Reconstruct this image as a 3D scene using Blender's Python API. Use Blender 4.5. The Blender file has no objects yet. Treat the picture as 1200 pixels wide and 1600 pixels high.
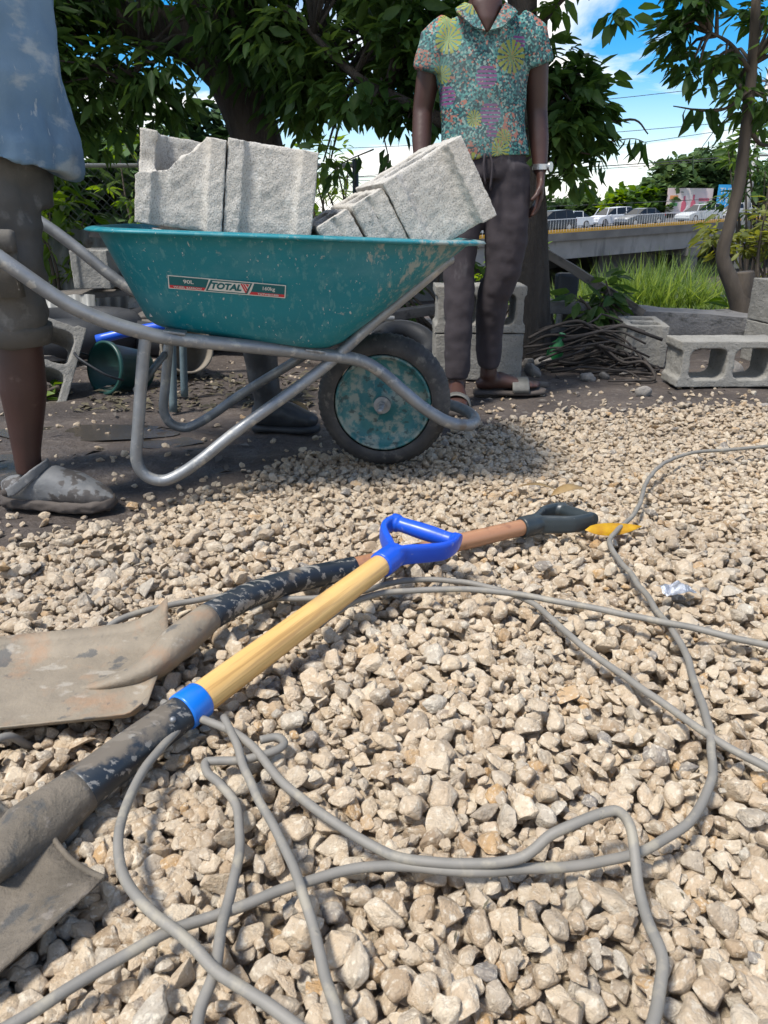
import bpy, bmesh, math, random
import numpy as np
from mathutils import Vector, Matrix, Euler, noise as mnoise
from mathutils.geometry import tessellate_polygon
R = math.radians
random.seed(7); rng = np.random.default_rng(7)
S = bpy.context.scene
COL = S.collection

# ---------------------------------------------------------------- camera
cd = bpy.data.cameras.new('camera'); cam = bpy.data.objects.new('camera', cd); COL.objects.link(cam)
cam.location = (0, 0, 0.70); cam.rotation_euler = (R(90-21.9), 0, 0)
cd.sensor_fit = 'VERTICAL'; cd.sensor_height = 36; cd.lens = 25.99
cd.clip_start = 0.02; cd.clip_end = 3000
cd.dof.use_dof = True; cd.dof.focus_distance = 2.0; cd.dof.aperture_fstop = 20.0
S.camera = cam

# ---------------------------------------------------------------- sky, sun, exposure
SUN_EL, SUN_AZ = R(62), R(230)      # azimuth clockwise from +Y: high on the left
w = bpy.data.worlds.new('World'); S.world = w; w.use_nodes = True
nt = w.node_tree; N = nt.nodes; L = nt.links; N.clear()
out = N.new('ShaderNodeOutputWorld'); bg = N.new('ShaderNodeBackground'); bg.inputs[1].default_value = 0.15
sky = N.new('ShaderNodeTexSky'); sky.sky_type = 'NISHITA'; sky.sun_disc = False
sky.sun_elevation = SUN_EL; sky.sun_rotation = SUN_AZ; sky.air_density = 1.0; sky.dust_density = 0.3; sky.ozone_density = 4.0
tc = N.new('ShaderNodeTexCoord'); sx = N.new('ShaderNodeSeparateXYZ'); L.new(tc.outputs['Generated'], sx.inputs[0])
def wm(op, a, b=None):
    n = N.new('ShaderNodeMath'); n.operation = op
    for i, q in enumerate((a, b)):
        if q is None: continue
        if isinstance(q, (int, float)): n.inputs[i].default_value = q
        else: L.new(q, n.inputs[i])
    return n.outputs[0]
zz = wm('ADD', wm('MAXIMUM', sx.outputs[2], 0.0), 0.16)
cx = wm('DIVIDE', sx.outputs[0], zz); cy = wm('DIVIDE', sx.outputs[1], zz)
cmb = N.new('ShaderNodeCombineXYZ'); L.new(cx, cmb.inputs[0]); L.new(cy, cmb.inputs[1]); cmb.inputs[2].default_value = 8.2
n1 = N.new('ShaderNodeTexNoise'); n1.inputs['Scale'].default_value = 1.15; n1.inputs['Detail'].default_value = 9; n1.inputs['Roughness'].default_value = 0.55
n1.inputs['Distortion'].default_value = 0.4
L.new(cmb.outputs[0], n1.inputs['Vector'])
cr = N.new('ShaderNodeValToRGB'); cr.color_ramp.elements[0].position = 0.44; cr.color_ramp.elements[1].position = 0.58
cr.color_ramp.elements[0].color = (0, 0, 0, 1); cr.color_ramp.elements[1].color = (1, 1, 1, 1)
L.new(n1.outputs[0], cr.inputs[0])
hz = N.new('ShaderNodeMapRange'); hz.inputs[1].default_value = 0.0; hz.inputs[2].default_value = 0.16; hz.inputs[3].default_value = 0.5; hz.inputs[4].default_value = 0.0
L.new(sx.outputs[2], hz.inputs[0])
cl = wm('MAXIMUM', wm('MULTIPLY', cr.outputs[0], 0.95), hz.outputs[0])
mx = N.new('ShaderNodeMix'); mx.data_type = 'RGBA'; L.new(cl, mx.inputs[0])
hs = N.new('ShaderNodeHueSaturation'); hs.inputs['Saturation'].default_value = 1.55; hs.inputs['Value'].default_value = 0.58
L.new(sky.outputs[0], hs.inputs['Color']); L.new(hs.outputs[0], mx.inputs[6]); mx.inputs[7].default_value = (4.4, 4.3, 4.1, 1)
L.new(mx.outputs[2], bg.inputs[0]); L.new(bg.outputs[0], out.inputs[0])
sd = bpy.data.lights.new('sun', 'SUN'); sd.energy = 2.7; sd.angle = R(10); sd.color = (1, .95, .87)
sun = bpy.data.objects.new('sun', sd); COL.objects.link(sun)
sdir = Vector((math.sin(SUN_AZ)*math.cos(SUN_EL), math.cos(SUN_AZ)*math.cos(SUN_EL), math.sin(SUN_EL)))
sun.rotation_euler = sdir.to_track_quat('Z', 'Y').to_euler(); sun.location = (-5, -5, 12)
S.view_settings.view_transform = 'Standard'; S.view_settings.look = 'None'; S.view_settings.gamma = 1
S.view_settings.use_curve_mapping = False; S.view_settings.exposure = 1.1
S.render.film_transparent = False
S.cycles.max_bounces = 8; S.cycles.transparent_max_bounces = 8; S.cycles.use_denoising = True

# ---------------------------------------------------------------- materials
MATS = {}
def sock(nt, n, i, v):
    if isinstance(v, bpy.types.NodeSocket): nt.links.new(v, n.inputs[i])
    else: n.inputs[i].default_value = v
def mat(name, c1, c2=None, scale=6, rough=.7, bump=0., bscale=40, metal=0., spots=(), rnd=0., coat=0., trans=0., stretch=(1,1,1), world=False, bdist=.01, rough2=None, spec=.5, detail=6, attr=None):
    """two colours mixed by noise, then layers of spots: (colour, scale, threshold, softness, strength, stretch)"""
    if name in MATS: return MATS[name]
    m = bpy.data.materials.new(name); m.use_nodes = True; nt = m.node_tree; N = nt.nodes; L = nt.links
    b = N['Principled BSDF']; o = N['Material Output']
    tc = N.new('ShaderNodeTexCoord'); geo = N.new('ShaderNodeNewGeometry')
    src = geo.outputs['Position'] if world else tc.outputs['Object']
    def vec(st):
        mp = N.new('ShaderNodeMapping'); mp.inputs['Scale'].default_value = st; L.new(src, mp.inputs[0]); return mp.outputs[0]
    def nz(sc, st=(1,1,1), det=6, ro=.55):
        n = N.new('ShaderNodeTexNoise'); n.inputs['Scale'].default_value = sc; n.inputs['Detail'].default_value = det; n.inputs['Roughness'].default_value = ro
        L.new(vec(st), n.inputs['Vector']); return n.outputs[0]
    def mix(f, a, c):
        n = N.new('ShaderNodeMix'); n.data_type = 'RGBA'
        sock(nt, n, 0, f); sock(nt, n, 6, a); sock(nt, n, 7, c); return n.outputs[2]
    def ramp(x, lo, hi):
        n = N.new('ShaderNodeMapRange'); n.inputs[1].default_value = lo; n.inputs[2].default_value = hi; L.new(x, n.inputs[0]); return n.outputs[0]
    col = (*c1, 1)
    base = nz(scale, stretch, detail)
    if c2: col = mix(ramp(base, .32, .68), (*c1, 1), (*c2, 1))
    if rnd:
        oi = N.new('ShaderNodeObjectInfo'); h = N.new('ShaderNodeHueSaturation')
        mr = N.new('ShaderNodeMapRange'); mr.inputs[3].default_value = 1-rnd; mr.inputs[4].default_value = 1+rnd; L.new(oi.outputs['Random'], mr.inputs[0])
        sock(nt, h, 4, col); L.new(mr.outputs[0], h.inputs['Value']); col = h.outputs[0]
    if attr:
        at = N.new('ShaderNodeAttribute'); at.attribute_name = attr
        h = N.new('ShaderNodeHueSaturation'); mr = N.new('ShaderNodeMapRange'); mr.inputs[3].default_value = .55; mr.inputs[4].default_value = 1.6
        L.new(at.outputs['Fac'], mr.inputs[0]); L.new(mr.outputs[0], h.inputs['Value'])
        mh = N.new('ShaderNodeMapRange'); mh.inputs[3].default_value = .515; mh.inputs[4].default_value = .475; L.new(at.outputs['Fac'], mh.inputs[0]); L.new(mh.outputs[0], h.inputs['Hue'])
        sock(nt, h, 4, col); col = h.outputs[0]
    for sp in spots:
        c, sc, th, so, stg, st = sp
        x = ramp(nz(sc, st, 8, .6), th, th+so)
        ml = N.new('ShaderNodeMath'); ml.operation = 'MULTIPLY'; L.new(x, ml.inputs[0]); ml.inputs[1].default_value = stg
        col = mix(ml.outputs[0], col, (*c, 1))
    sock(nt, b, 'Base Color', col)
    if rough2 is not None:
        n = N.new('ShaderNodeMapRange'); n.inputs[1].default_value=.35; n.inputs[2].default_value=.65; n.inputs[3].default_value = rough; n.inputs[4].default_value = rough2
        L.new(nz(scale*1.7), n.inputs[0]); L.new(n.outputs[0], b.inputs['Roughness'])
    else: b.inputs['Roughness'].default_value = rough
    b.inputs['Metallic'].default_value = metal; b.inputs['Specular IOR Level'].default_value = spec
    b.inputs['Coat Weight'].default_value = coat
    if bump:
        bn = N.new('ShaderNodeBump'); bn.inputs['Strength'].default_value = bump; bn.inputs['Distance'].default_value = bdist
        L.new(nz(bscale, stretch, 8, .65), bn.inputs['Height']); L.new(bn.outputs[0], b.inputs['Normal'])
    if trans:
        tr = N.new('ShaderNodeBsdfTranslucent'); ms = N.new('ShaderNodeMixShader'); ms.inputs[0].default_value = trans
        h = N.new('ShaderNodeHueSaturation'); h.inputs['Hue'].default_value = .47; h.inputs['Saturation'].default_value = 1.15; h.inputs['Value'].default_value = 2.6
        sock(nt, h, 4, col); L.new(h.outputs[0], tr.inputs[0])
        L.new(b.outputs[0], ms.inputs[1]); L.new(tr.outputs[0], ms.inputs[2]); L.new(ms.outputs[0], o.inputs[0])
    m['nt'] = 1; MATS[name] = m
    return m
O1 = (1, 1, 1)
m_steel = mat('galvanised_steel', (.30,.31,.32), (.19,.20,.21), 14, .42, .25, 90, .55, [((.42,.41,.38), 30, .56, .08, .8, O1), ((.16,.12,.09), 9, .62, .06, .6, O1)], rough2=.6, bdist=.002)
m_steel_dark = mat('dark_steel_tube', (.06,.065,.07), (.11,.115,.12), 12, .45, .2, 80, .4, [((.25,.25,.24), 40, .62, .06, .5, O1)], bdist=.002)
m_tub = mat('teal_tub_paint', (.0,.145,.185), (.001,.175,.215), 5, .36, .12, 60, 0, [((.10,.25,.28), 5, .48, .2, .4, (1,1,2)), ((.10,.26,.27), 70, .55, .08, .45, (1,1,.25)), ((.42,.43,.40), 130, .645, .03, .85, (1,1,.3)), ((.34,.34,.30), 26, .68, .04, .6, (.8,1,.8))], rough2=.55, bdist=.002)
m_hub = mat('teal_wheel_paint', (.01,.11,.13), (.05,.18,.18), 20, .55, .3, 70, 0, [((.26,.28,.24), 26, .47, .10, .75, O1), ((.02,.03,.03), 40, .56, .06, .7, O1)], bdist=.003)
m_tyre = mat('tyre_rubber', (.020,.020,.022), (.065,.060,.056), 18, .7, .3, 60, 0, [((.15,.14,.12), 30, .56, .1, .6, O1)], bdist=.003)
m_conc = mat('concrete_block', (.43,.41,.37), (.52,.495,.45), 14, .92, .6, 220, 0, [((.24,.225,.20), 330, .53, .05, .7, (1,1,.7)), ((.10,.095,.085), 210, .62, .03, .7, O1), ((.62,.60,.55), 45, .58, .08, .6, O1), ((.46,.42,.36), 6, .52, .12, .5, O1)], bdist=.006)
m_conc_old = mat('weathered_block', (.19,.183,.165), (.28,.27,.245), 8, .95, 1.0, 130, 0, [((.09,.09,.085), 110, .59, .05, .7, O1), ((.13,.12,.10), 4, .55, .2, .6, O1)], rnd=.12, bdist=.006)
m_slab = mat('weathered_slab', (.13,.125,.12), (.22,.21,.20), 5, .9, .8, 60, 0, [((.05,.05,.045), 9, .56, .1, .8, (1,1,2))], bdist=.01)
m_wood = mat('pale_wood', (.54,.32,.10), (.70,.45,.165), 40, .38, .15, 90, 0, [((.30,.16,.05), 90, .52, .10, .6, (.03,1,1)), ((.26,.19,.12), 9, .60, .1, .35, O1)], stretch=(.06,1,1), coat=.25, bdist=.001)
m_wood_red = mat('reddish_wood', (.30,.14,.07), (.42,.22,.12), 22, .4, .15, 70, 0, [((.16,.07,.04), 30, .58, .1, .5, O1)], stretch=(.06,1,1), coat=.2, bdist=.001)
m_blue = mat('blue_plastic', (.004,.055,.46), (.01,.09,.55), 6, .32, .05, 50, 0, [((.35,.38,.45), 40, .66, .05, .35, O1)], rough2=.45, bdist=.001)
m_collar = mat('blue_collar_band', (.0,.13,.55), (.01,.17,.62), 6, .3, .05, 60, 0, [((.4,.45,.5), 40, .66, .04, .4, O1)], bdist=.001)
m_black = mat('black_painted_steel', (.012,.018,.026), (.025,.033,.042), 8, .33, .15, 60, .1, [((.32,.30,.26), 34, .57, .03, .8, (.35,1,1)), ((.30,.28,.25), 110, .57, .04, .7, (.4,1,.8)), ((.15,.125,.095), 10, .52, .05, .85, O1)], rough2=.6, bdist=.002)
m_blackpl = mat('dark_grip_plastic', (.022,.03,.034), (.035,.045,.05), 9, .35, .08, 60, 0, [((.3,.3,.28), 60, .66, .04, .5, O1)], rough2=.5, bdist=.001)
m_blade = mat('muddy_blade_steel', (.185,.155,.115), (.27,.225,.165), 12, .72, .7, 60, .05, [((.29,.17,.095), 14, .50, .12, .6, (1,1,1)), ((.055,.062,.068), 22, .60, .05, .7, (1,1,1)), ((.36,.33,.28), 34, .61, .06, .5, (.5,1,1))], bdist=.004)
m_mudblade = mat('mud_coated_steel', (.095,.08,.06), (.165,.138,.105), 16, .8, 1.0, 60, 0, [((.05,.055,.058), 24, .57, .06, .7, O1), ((.24,.21,.18), 50, .60, .06, .5, O1)], bdist=.006)
m_cable = mat('grey_cable', (.155,.147,.13), (.215,.20,.175), 18, .62, .1, 120, 0, [((.30,.27,.21), 24, .53, .10, .7, O1), ((.07,.07,.07), 50, .68, .04, .6, O1)], rough2=.62, bdist=.001)
m_skin = mat('dark_skin', (.040,.017,.013), (.062,.027,.020), 7, .48, .15, 120, 0, [((.17,.12,.10), 20, .64, .1, .35, O1)], bdist=.002)
m_denim = mat('faded_blue_cloth', (.095,.165,.245), (.17,.255,.335), 5, .9, .3, 180, 0, [((.45,.46,.43), 8, .55, .10, .55, (1,1,2)), ((.07,.10,.15), 5, .56, .12, .55, (1,1,.6)), ((.5,.5,.46), 40, .63, .05, .5, (1,1,.4))], bdist=.003)
m_shorts = mat('grey_cargo_cloth', (.075,.070,.063), (.12,.112,.10), 6, .92, .3, 200, 0, [((.24,.23,.21), 14, .60, .1, .5, O1), ((.04,.04,.036), 6, .53, .1, .6, O1)], bdist=.003)
m_jog = mat('dark_jogger_cloth', (.025,.020,.024), (.042,.034,.039), 5, .92, .3, 200, 0, [((.17,.16,.165), 9, .60, .14, .5, (1,1,.4))], bdist=.003)
m_clog = mat('muddy_clog_rubber', (.11,.115,.12), (.17,.17,.17), 16, .7, .5, 60, 0, [((.045,.038,.034), 13, .50, .04, .9, O1), ((.28,.27,.26), 40, .60, .05, .5, O1)], bdist=.004)
m_clogsole = mat('muddy_sole', (.045,.037,.033), (.08,.065,.055), 12, .8, .6, 40, 0, bdist=.004)
m_white = mat('printed_white', (.62,.62,.58), (.5,.5,.47), 60, .5)
m_red = mat('printed_red', (.5,.03,.04), (.42,.03,.04), 60, .5)
m_stick = mat('printed_teal', (.0,.085,.10), (.0,.10,.115), 20, .45)
m_metal = mat('watch_metal', (.5,.5,.5), None, 6, .3, metal=.9)
m_bark = mat('brown_bark', (.036,.030,.025), (.072,.060,.050), 9, .95, 1.0, 34, 0, [((.03,.024,.02), 14, .52, .12, .8, (1,1,.18))], stretch=(1,1,.22), bdist=.05)
m_bark2 = mat('pale_bark', (.055,.044,.034), (.11,.088,.068), 12, .92, .8, 30, 0, [((.05,.038,.03), 14, .56, .1, .8, (1,1,.3))], stretch=(1,1,.3), bdist=.012)
m_leaf = mat('dark_green_leaf', (.026,.062,.016), (.045,.095,.022), 3, .5, 0, trans=.36, attr='tint', spec=.25)
m_leafy = mat('fresh_green_leaf', (.045,.10,.016), (.085,.16,.02), 3, .5, 0, trans=.42, attr='tint', spec=.4)
m_leafyel = mat('yellowish_green_leaf', (.09,.115,.022), (.13,.15,.03), 3, .5, 0, trans=.4, attr='tint', spec=.4)
m_leaffar = mat('distant_leaf', (.035,.075,.028), (.06,.105,.035), .6, .7, 0, trans=.2, attr='tint', spec=.2)
m_litter = mat('rotting_leaf', (.055,.045,.028), (.11,.095,.055), 30, .8)
m_grass = mat('tall_green_grass', (.06,.115,.022), (.11,.165,.045), 3, .5, 0, trans=.45, attr='tint', spec=.3)
m_dirt = mat('dark_damp_soil', (.050,.038,.032), (.10,.08,.067), 5, .95, .9, 38, 0, [((.16,.135,.115), 26, .58, .08, .7, O1), ((.28,.25,.22), 70, .66, .03, .6, O1), ((.032,.026,.024), 1.3, .52, .1, .6, O1)], world=True, rough2=.45, bdist=.02)
m_rust = mat('rusty_rod', (.018,.016,.015), (.045,.036,.031), 25, .8, .5, 90, .1, bdist=.003)
m_plank = mat('grey_old_plank', (.085,.075,.065), (.15,.135,.12), 20, .9, .8, 50, 0, [((.035,.03,.027), 12, .55, .1, .7, O1)], stretch=(.1,1,1), bdist=.005)
m_zinc = mat('corrugated_zinc', (.17,.175,.17), (.27,.27,.26), 4, .6, .3, 40, .3, [((.13,.08,.05), 4, .58, .08, .8, O1)], bdist=.004)
m_tank = mat('black_rubber_old', (.014,.016,.02), (.03,.032,.036), 6, .6, .3, 30, 0, bdist=.005)
m_teal = mat('teal_plastic', (.0,.045,.04), (.025,.06,.05), 6, .4)
m_beige = mat('dusty_beige_plastic', (.14,.12,.09), (.20,.17,.13), 6, .7, .2, 30)
m_green = mat('green_plastic', (.01,.12,.035), (.02,.17,.05), 6, .4)
m_boot = mat('dusty_black_boot', (.020,.023,.028), (.05,.052,.056), 9, .5, .35, 30, 0, [((.14,.13,.12), 14, .60, .1, .5, O1)], bdist=.01)
m_stool = mat('blue_grey_paint', (.08,.12,.14), (.13,.17,.18), 12, .6, .2, 60)
m_wire = mat('fence_wire', (.045,.055,.055), None, 5, .5, metal=.5)
m_pvc = mat('white_pipe', (.5,.5,.48), (.36,.35,.32), 8, .5)
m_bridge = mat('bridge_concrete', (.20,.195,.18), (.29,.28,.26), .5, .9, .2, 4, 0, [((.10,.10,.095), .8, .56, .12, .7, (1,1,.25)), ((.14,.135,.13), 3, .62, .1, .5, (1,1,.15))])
m_bridged = mat('dark_bridge_concrete', (.08,.08,.078), (.14,.138,.13), .7, .9, .2, 4)  # plain darker concrete; on the abutments it stands in for underdeck shade
m_yellow = mat('kerb_yellow', (.62,.33,.02), (.55,.28,.03), 2, .6)
m_asph = mat('asphalt', (.05,.05,.05), (.07,.07,.07), 2, .9)
m_rail = mat('white_rail', (.6,.6,.6), None, 5, .5)
m_glass = mat('car_glass', (.012,.014,.016), None, 5, .22, spec=.35)
m_rim = mat('car_rim', (.5,.5,.52), None, 5, .3, metal=.8)
m_lamp = mat('car_lamp_glass', (.7,.7,.7), None, 5, .15)
m_tail = mat('car_tail_glass', (.4,.01,.01), None, 5, .2)
m_dryleaf = mat('yellow_fallen_leaf', (.55,.36,.01), (.42,.20,.01), 40, .38, .2, 60, trans=.2, spec=.5)
m_brleaf = mat('brown_fallen_leaf', (.20,.125,.05), (.30,.20,.085), 30, .6, .3, 60)
m_foil = mat('silver_foil', (.6,.62,.66), (.3,.32,.36), 40, .25, .9, 45, .7, bdist=.01)
m_rock = mat('round_river_stone', (.17,.155,.14), (.27,.25,.225), 9, .8, .5, 40, rnd=.3, bdist=.01)
m_hair = mat('black_hair', (.01,.009,.009), None, 5, .8, .5, 200)
m_eye = mat('eye_white', (.6,.58,.55), None, 5, .3)
m_sandal = mat('grey_sandal_strap', (.07,.07,.062), (.16,.155,.14), 20, .6, .2, 60)
m_water = mat('puddle_water', (.04,.034,.028), (.06,.05,.04), 4, .16, .25, 60)

def scuff(m, axis_i, lo, hi, colour, sc=38, th=.46, strength=.8):
    nt = m.node_tree; b = nt.nodes['Principled BSDF']; src = b.inputs['Base Color'].links[0].from_socket; N = nt.nodes; L = nt.links
    tc = N.new('ShaderNodeTexCoord'); sp = N.new('ShaderNodeSeparateXYZ'); L.new(tc.outputs['Object'], sp.inputs[0])
    r = N.new('ShaderNodeMapRange'); r.inputs[1].default_value = lo; r.inputs[2].default_value = hi; r.inputs[3].default_value = -.14; r.inputs[4].default_value = .10; L.new(sp.outputs[axis_i], r.inputs[0])
    mp = N.new('ShaderNodeMapping'); mp.inputs['Scale'].default_value = (1.6,1,.7); mp.inputs['Rotation'].default_value = (0,.7,0); L.new(tc.outputs['Object'], mp.inputs[0])
    n = N.new('ShaderNodeTexNoise'); n.inputs['Scale'].default_value = sc; n.inputs['Detail'].default_value = 9; n.inputs['Roughness'].default_value = .7; L.new(mp.outputs[0], n.inputs['Vector'])
    a = N.new('ShaderNodeMath'); a.operation = 'ADD'; L.new(n.outputs[0], a.inputs[0]); L.new(r.outputs[0], a.inputs[1])
    q = N.new('ShaderNodeMapRange'); q.inputs[1].default_value = th+.06; q.inputs[2].default_value = th+.14; q.inputs[4].default_value = strength; L.new(a.outputs[0], q.inputs[0])
    x = N.new('ShaderNodeMix'); x.data_type = 'RGBA'; L.new(q.outputs[0], x.inputs[0]); L.new(src, x.inputs[6]); x.inputs[7].default_value = (*colour,1); L.new(x.outputs[2], b.inputs['Base Color'])
scuff(m_tub, 0, -.25, .10, (.30,.31,.28), 30, .50, .75)
def stone_material():
    m = bpy.data.materials.new('limestone_chip'); m.use_nodes = True; nt = m.node_tree; N = nt.nodes; L = nt.links; b = N['Principled BSDF']
    oi = N.new('ShaderNodeObjectInfo'); tc = N.new('ShaderNodeTexCoord'); geo = N.new('ShaderNodeNewGeometry')
    r1 = N.new('ShaderNodeValToRGB'); el = r1.color_ramp.elements
    cols = [(0,(.35,.255,.165)),(.12,(.47,.355,.235)),(.3,(.59,.47,.335)),(.5,(.52,.405,.275)),(.66,(.66,.55,.405)),(.8,(.41,.32,.225)),(.9,(.50,.45,.37)),(.955,(.52,.32,.14)),(.985,(.24,.22,.20))]
    el[0].position = 0; el[0].color = (*cols[0][1], 1); el[1].position = cols[1][0]; el[1].color = (*cols[1][1], 1)
    for p, c in cols[2:]:
        e = el.new(p); e.color = (*c, 1)
    L.new(oi.outputs['Random'], r1.inputs[0])
    add = N.new('ShaderNodeVectorMath'); add.operation = 'ADD'; L.new(tc.outputs['Object'], add.inputs[0]); 
    sc = N.new('ShaderNodeVectorMath'); sc.operation = 'SCALE'; L.new(oi.outputs['Location'], sc.inputs[0]); sc.inputs['Scale'].default_value = 37; L.new(sc.outputs[0], add.inputs[1])
    def nz(s, d=6, ro=.6, v=None):
        n = N.new('ShaderNodeTexNoise'); n.inputs['Scale'].default_value = s; n.inputs['Detail'].default_value = d; n.inputs['Roughness'].default_value = ro
        L.new(v or add.outputs[0], n.inputs['Vector']); return n.outputs[0]
    def mr(x, lo, hi, a=0, c=1):
        n = N.new('ShaderNodeMapRange'); n.inputs[1].default_value = lo; n.inputs[2].default_value = hi; n.inputs[3].default_value = a; n.inputs[4].default_value = c; L.new(x, n.inputs[0]); return n.outputs[0]
    def mix(f, a, c):
        n = N.new('ShaderNodeMix'); n.data_type = 'RGBA'; sock(nt, n, 0, f); sock(nt, n, 6, a); sock(nt, n, 7, c); return n.outputs[2]
    col = mix(mr(nz(1.1), .48, .66, 0, .5), r1.outputs[0], (.68,.59,.46,1))
    col = mix(mr(nz(1.7), .56, .70, 0, .6), col, (.36,.27,.18,1))
    col = mix(mr(nz(5.5, 8, .7), .60, .68, 0, .45), col, (.22,.17,.12,1))
    col = mix(mr(nz(3.2, 8, .7), .50, .62, 0, .22), col, (.38,.30,.21,1))
    col = mix(mr(nz(9, 6, .7), .55, .65, 0, .28), col, (.22,.18,.135,1))
    col = mix(mr(nz(2.6, 5, .6), .54, .64, 0, .6), col, (.78,.71,.58,1))
    # soil that stays on the stones in patches, and more of it towards the dirt yard
    sp = N.new('ShaderNodeSeparateXYZ'); L.new(geo.outputs['Position'], sp.inputs[0])
    wn = nz(2.2, 4, .5, geo.outputs['Position'])
    ln = N.new('ShaderNodeMath'); ln.operation = 'MULTIPLY_ADD'; L.new(sp.outputs[0], ln.inputs[0]); ln.inputs[1].default_value = -.55; L.new(sp.outputs[1], ln.inputs[2])
    far = mr(ln.outputs[0], 1.3, 2.7, 0, .42)
    a2 = N.new('ShaderNodeMath'); a2.operation = 'ADD'; L.new(mr(wn, .54, .74, 0, .45), a2.inputs[0]); L.new(far, a2.inputs[1])
    ml = N.new('ShaderNodeMath'); ml.operation = 'MULTIPLY'; L.new(a2.outputs[0], ml.inputs[0]); L.new(mr(nz(2.0), .35, .6, .3, 1), ml.inputs[1])
    col = mix(ml.outputs[0], col, (.15,.12,.10,1))
    L.new(col, b.inputs['Base Color']); b.inputs['Roughness'].default_value = .78; b.inputs['Specular IOR Level'].default_value = .35
    bn = N.new('ShaderNodeBump'); bn.inputs['Strength'].default_value = .5; bn.inputs['Distance'].default_value = .10; L.new(nz(4.2, 8, .65), bn.inputs['Height']); L.new(bn.outputs[0], b.inputs['Normal'])
    return m
m_stone = stone_material()

def print_shirt_material():
    m = bpy.data.materials.new('tropical_print_cloth'); m.use_nodes = True; nt = m.node_tree; N = nt.nodes; L = nt.links; b = N['Principled BSDF']
    tc = N.new('ShaderNodeTexCoord'); v0 = tc.outputs['Object']
    def mp(s, loc=(0,0,0)):
        n = N.new('ShaderNodeMapping'); n.inputs['Scale'].default_value = s; n.inputs['Location'].default_value = loc; L.new(v0, n.inputs[0]); return n.outputs[0]
    def mth(op, a, c=None, d=None):
        n = N.new('ShaderNodeMath'); n.operation = op
        for i, q in enumerate((a, c, d)):
            if q is not None: sock(nt, n, i, q)
        return n.outputs[0]
    def mix(f, a, c):
        n = N.new('ShaderNodeMix'); n.data_type = 'RGBA'; sock(nt, n, 0, f); sock(nt, n, 6, a); sock(nt, n, 7, c); return n.outputs[2]
    vo = N.new('ShaderNodeTexVoronoi'); vo.inputs['Scale'].default_value = 170; L.new(mp((1,.4,1)), vo.inputs[0])
    rp = N.new('ShaderNodeValToRGB'); rp.color_ramp.interpolation = 'CONSTANT'
    cs = [(0,(.012,.04,.05)),(.34,(.03,.15,.15)),(.58,(.09,.24,.22)),(.72,(.03,.08,.10)),(.82,(.20,.29,.26)),(.93,(.30,.12,.09))]
    el = rp.color_ramp.elements; el[0].color = (*cs[0][1],1); el[1].position = cs[1][0]; el[1].color = (*cs[1][1],1)
    for p, c in cs[2:]:
        e = el.new(p); e.color = (*c, 1)
    sx = N.new('ShaderNodeSeparateColor'); L.new(vo.outputs['Color'], sx.inputs[0]); L.new(sx.outputs[0], rp.inputs[0]); col = rp.outputs[0]
    # coral sprigs
    nz = N.new('ShaderNodeTexNoise'); nz.inputs['Scale'].default_value = 9; L.new(mp((1,.4,1)), nz.inputs[0])
    sp = mth('MULTIPLY', mth('GREATER_THAN', nz.outputs[0], .56), mth('GREATER_THAN', sx.outputs[1], .6)); col = mix(sp, col, (.30,.11,.08,1))
    # palm fans: radial rays around cell centres
    for k, (scl, loc, c, cut, rays) in enumerate([(7.5,(1.7,4,5.2),(.06,.20,.17,1),.40,16),(9,(3.3,1,2.1),(.15,.045,.15,1),.34,1),(8.5,(0,0,0),(.23,.25,.04,1),.44,14)]):
        v = N.new('ShaderNodeTexVoronoi'); v.inputs['Scale'].default_value = scl; v.inputs['Randomness'].default_value = .75; src = mp((1,.25,1), loc); L.new(src, v.inputs[0])
        sb = N.new('ShaderNodeVectorMath'); sb.operation = 'SUBTRACT'; sc_ = N.new('ShaderNodeVectorMath'); sc_.operation = 'SCALE'; sc_.inputs['Scale'].default_value = 1.0
        L.new(v.outputs['Position'], sc_.inputs[0]); L.new(src, sb.inputs[0]); L.new(sc_.outputs[0], sb.inputs[1])
        s3 = N.new('ShaderNodeSeparateXYZ'); L.new(sb.outputs[0], s3.inputs[0])
        ang = mth('ARCTAN2', s3.outputs[2], s3.outputs[0])
        if rays > 1: ray = mth('GREATER_THAN', mth('SINE', mth('MULTIPLY', ang, rays)), -.35)
        else: ray = mth('GREATER_THAN', mth('SINE', mth('MULTIPLY', s3.outputs[2], 520)), -.4)
        ins = mth('LESS_THAN', v.outputs['Distance'], cut)
        sx2 = N.new('ShaderNodeSeparateColor'); L.new(v.outputs['Color'], sx2.inputs[0]); ok = mth('GREATER_THAN', sx2.outputs[0], .35)
        col = mix(mth('MULTIPLY', mth('MULTIPLY', ray, ins), ok), col, c)
    n2 = N.new('ShaderNodeTexNoise'); n2.inputs['Scale'].default_value = 5; n2.inputs['Detail'].default_value = 6; L.new(v0, n2.inputs[0])
    f = N.new('ShaderNodeMapRange'); f.inputs[1].default_value = .45; f.inputs[2].default_value = .75; f.inputs[4].default_value = .35; L.new(n2.outputs[0], f.inputs[0])
    col = mix(f.outputs[0], col, (.22,.25,.22,1))
    L.new(col, b.inputs['Base Color']); b.inputs['Roughness'].default_value = .9
    return m
m_print = print_shirt_material()

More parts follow.
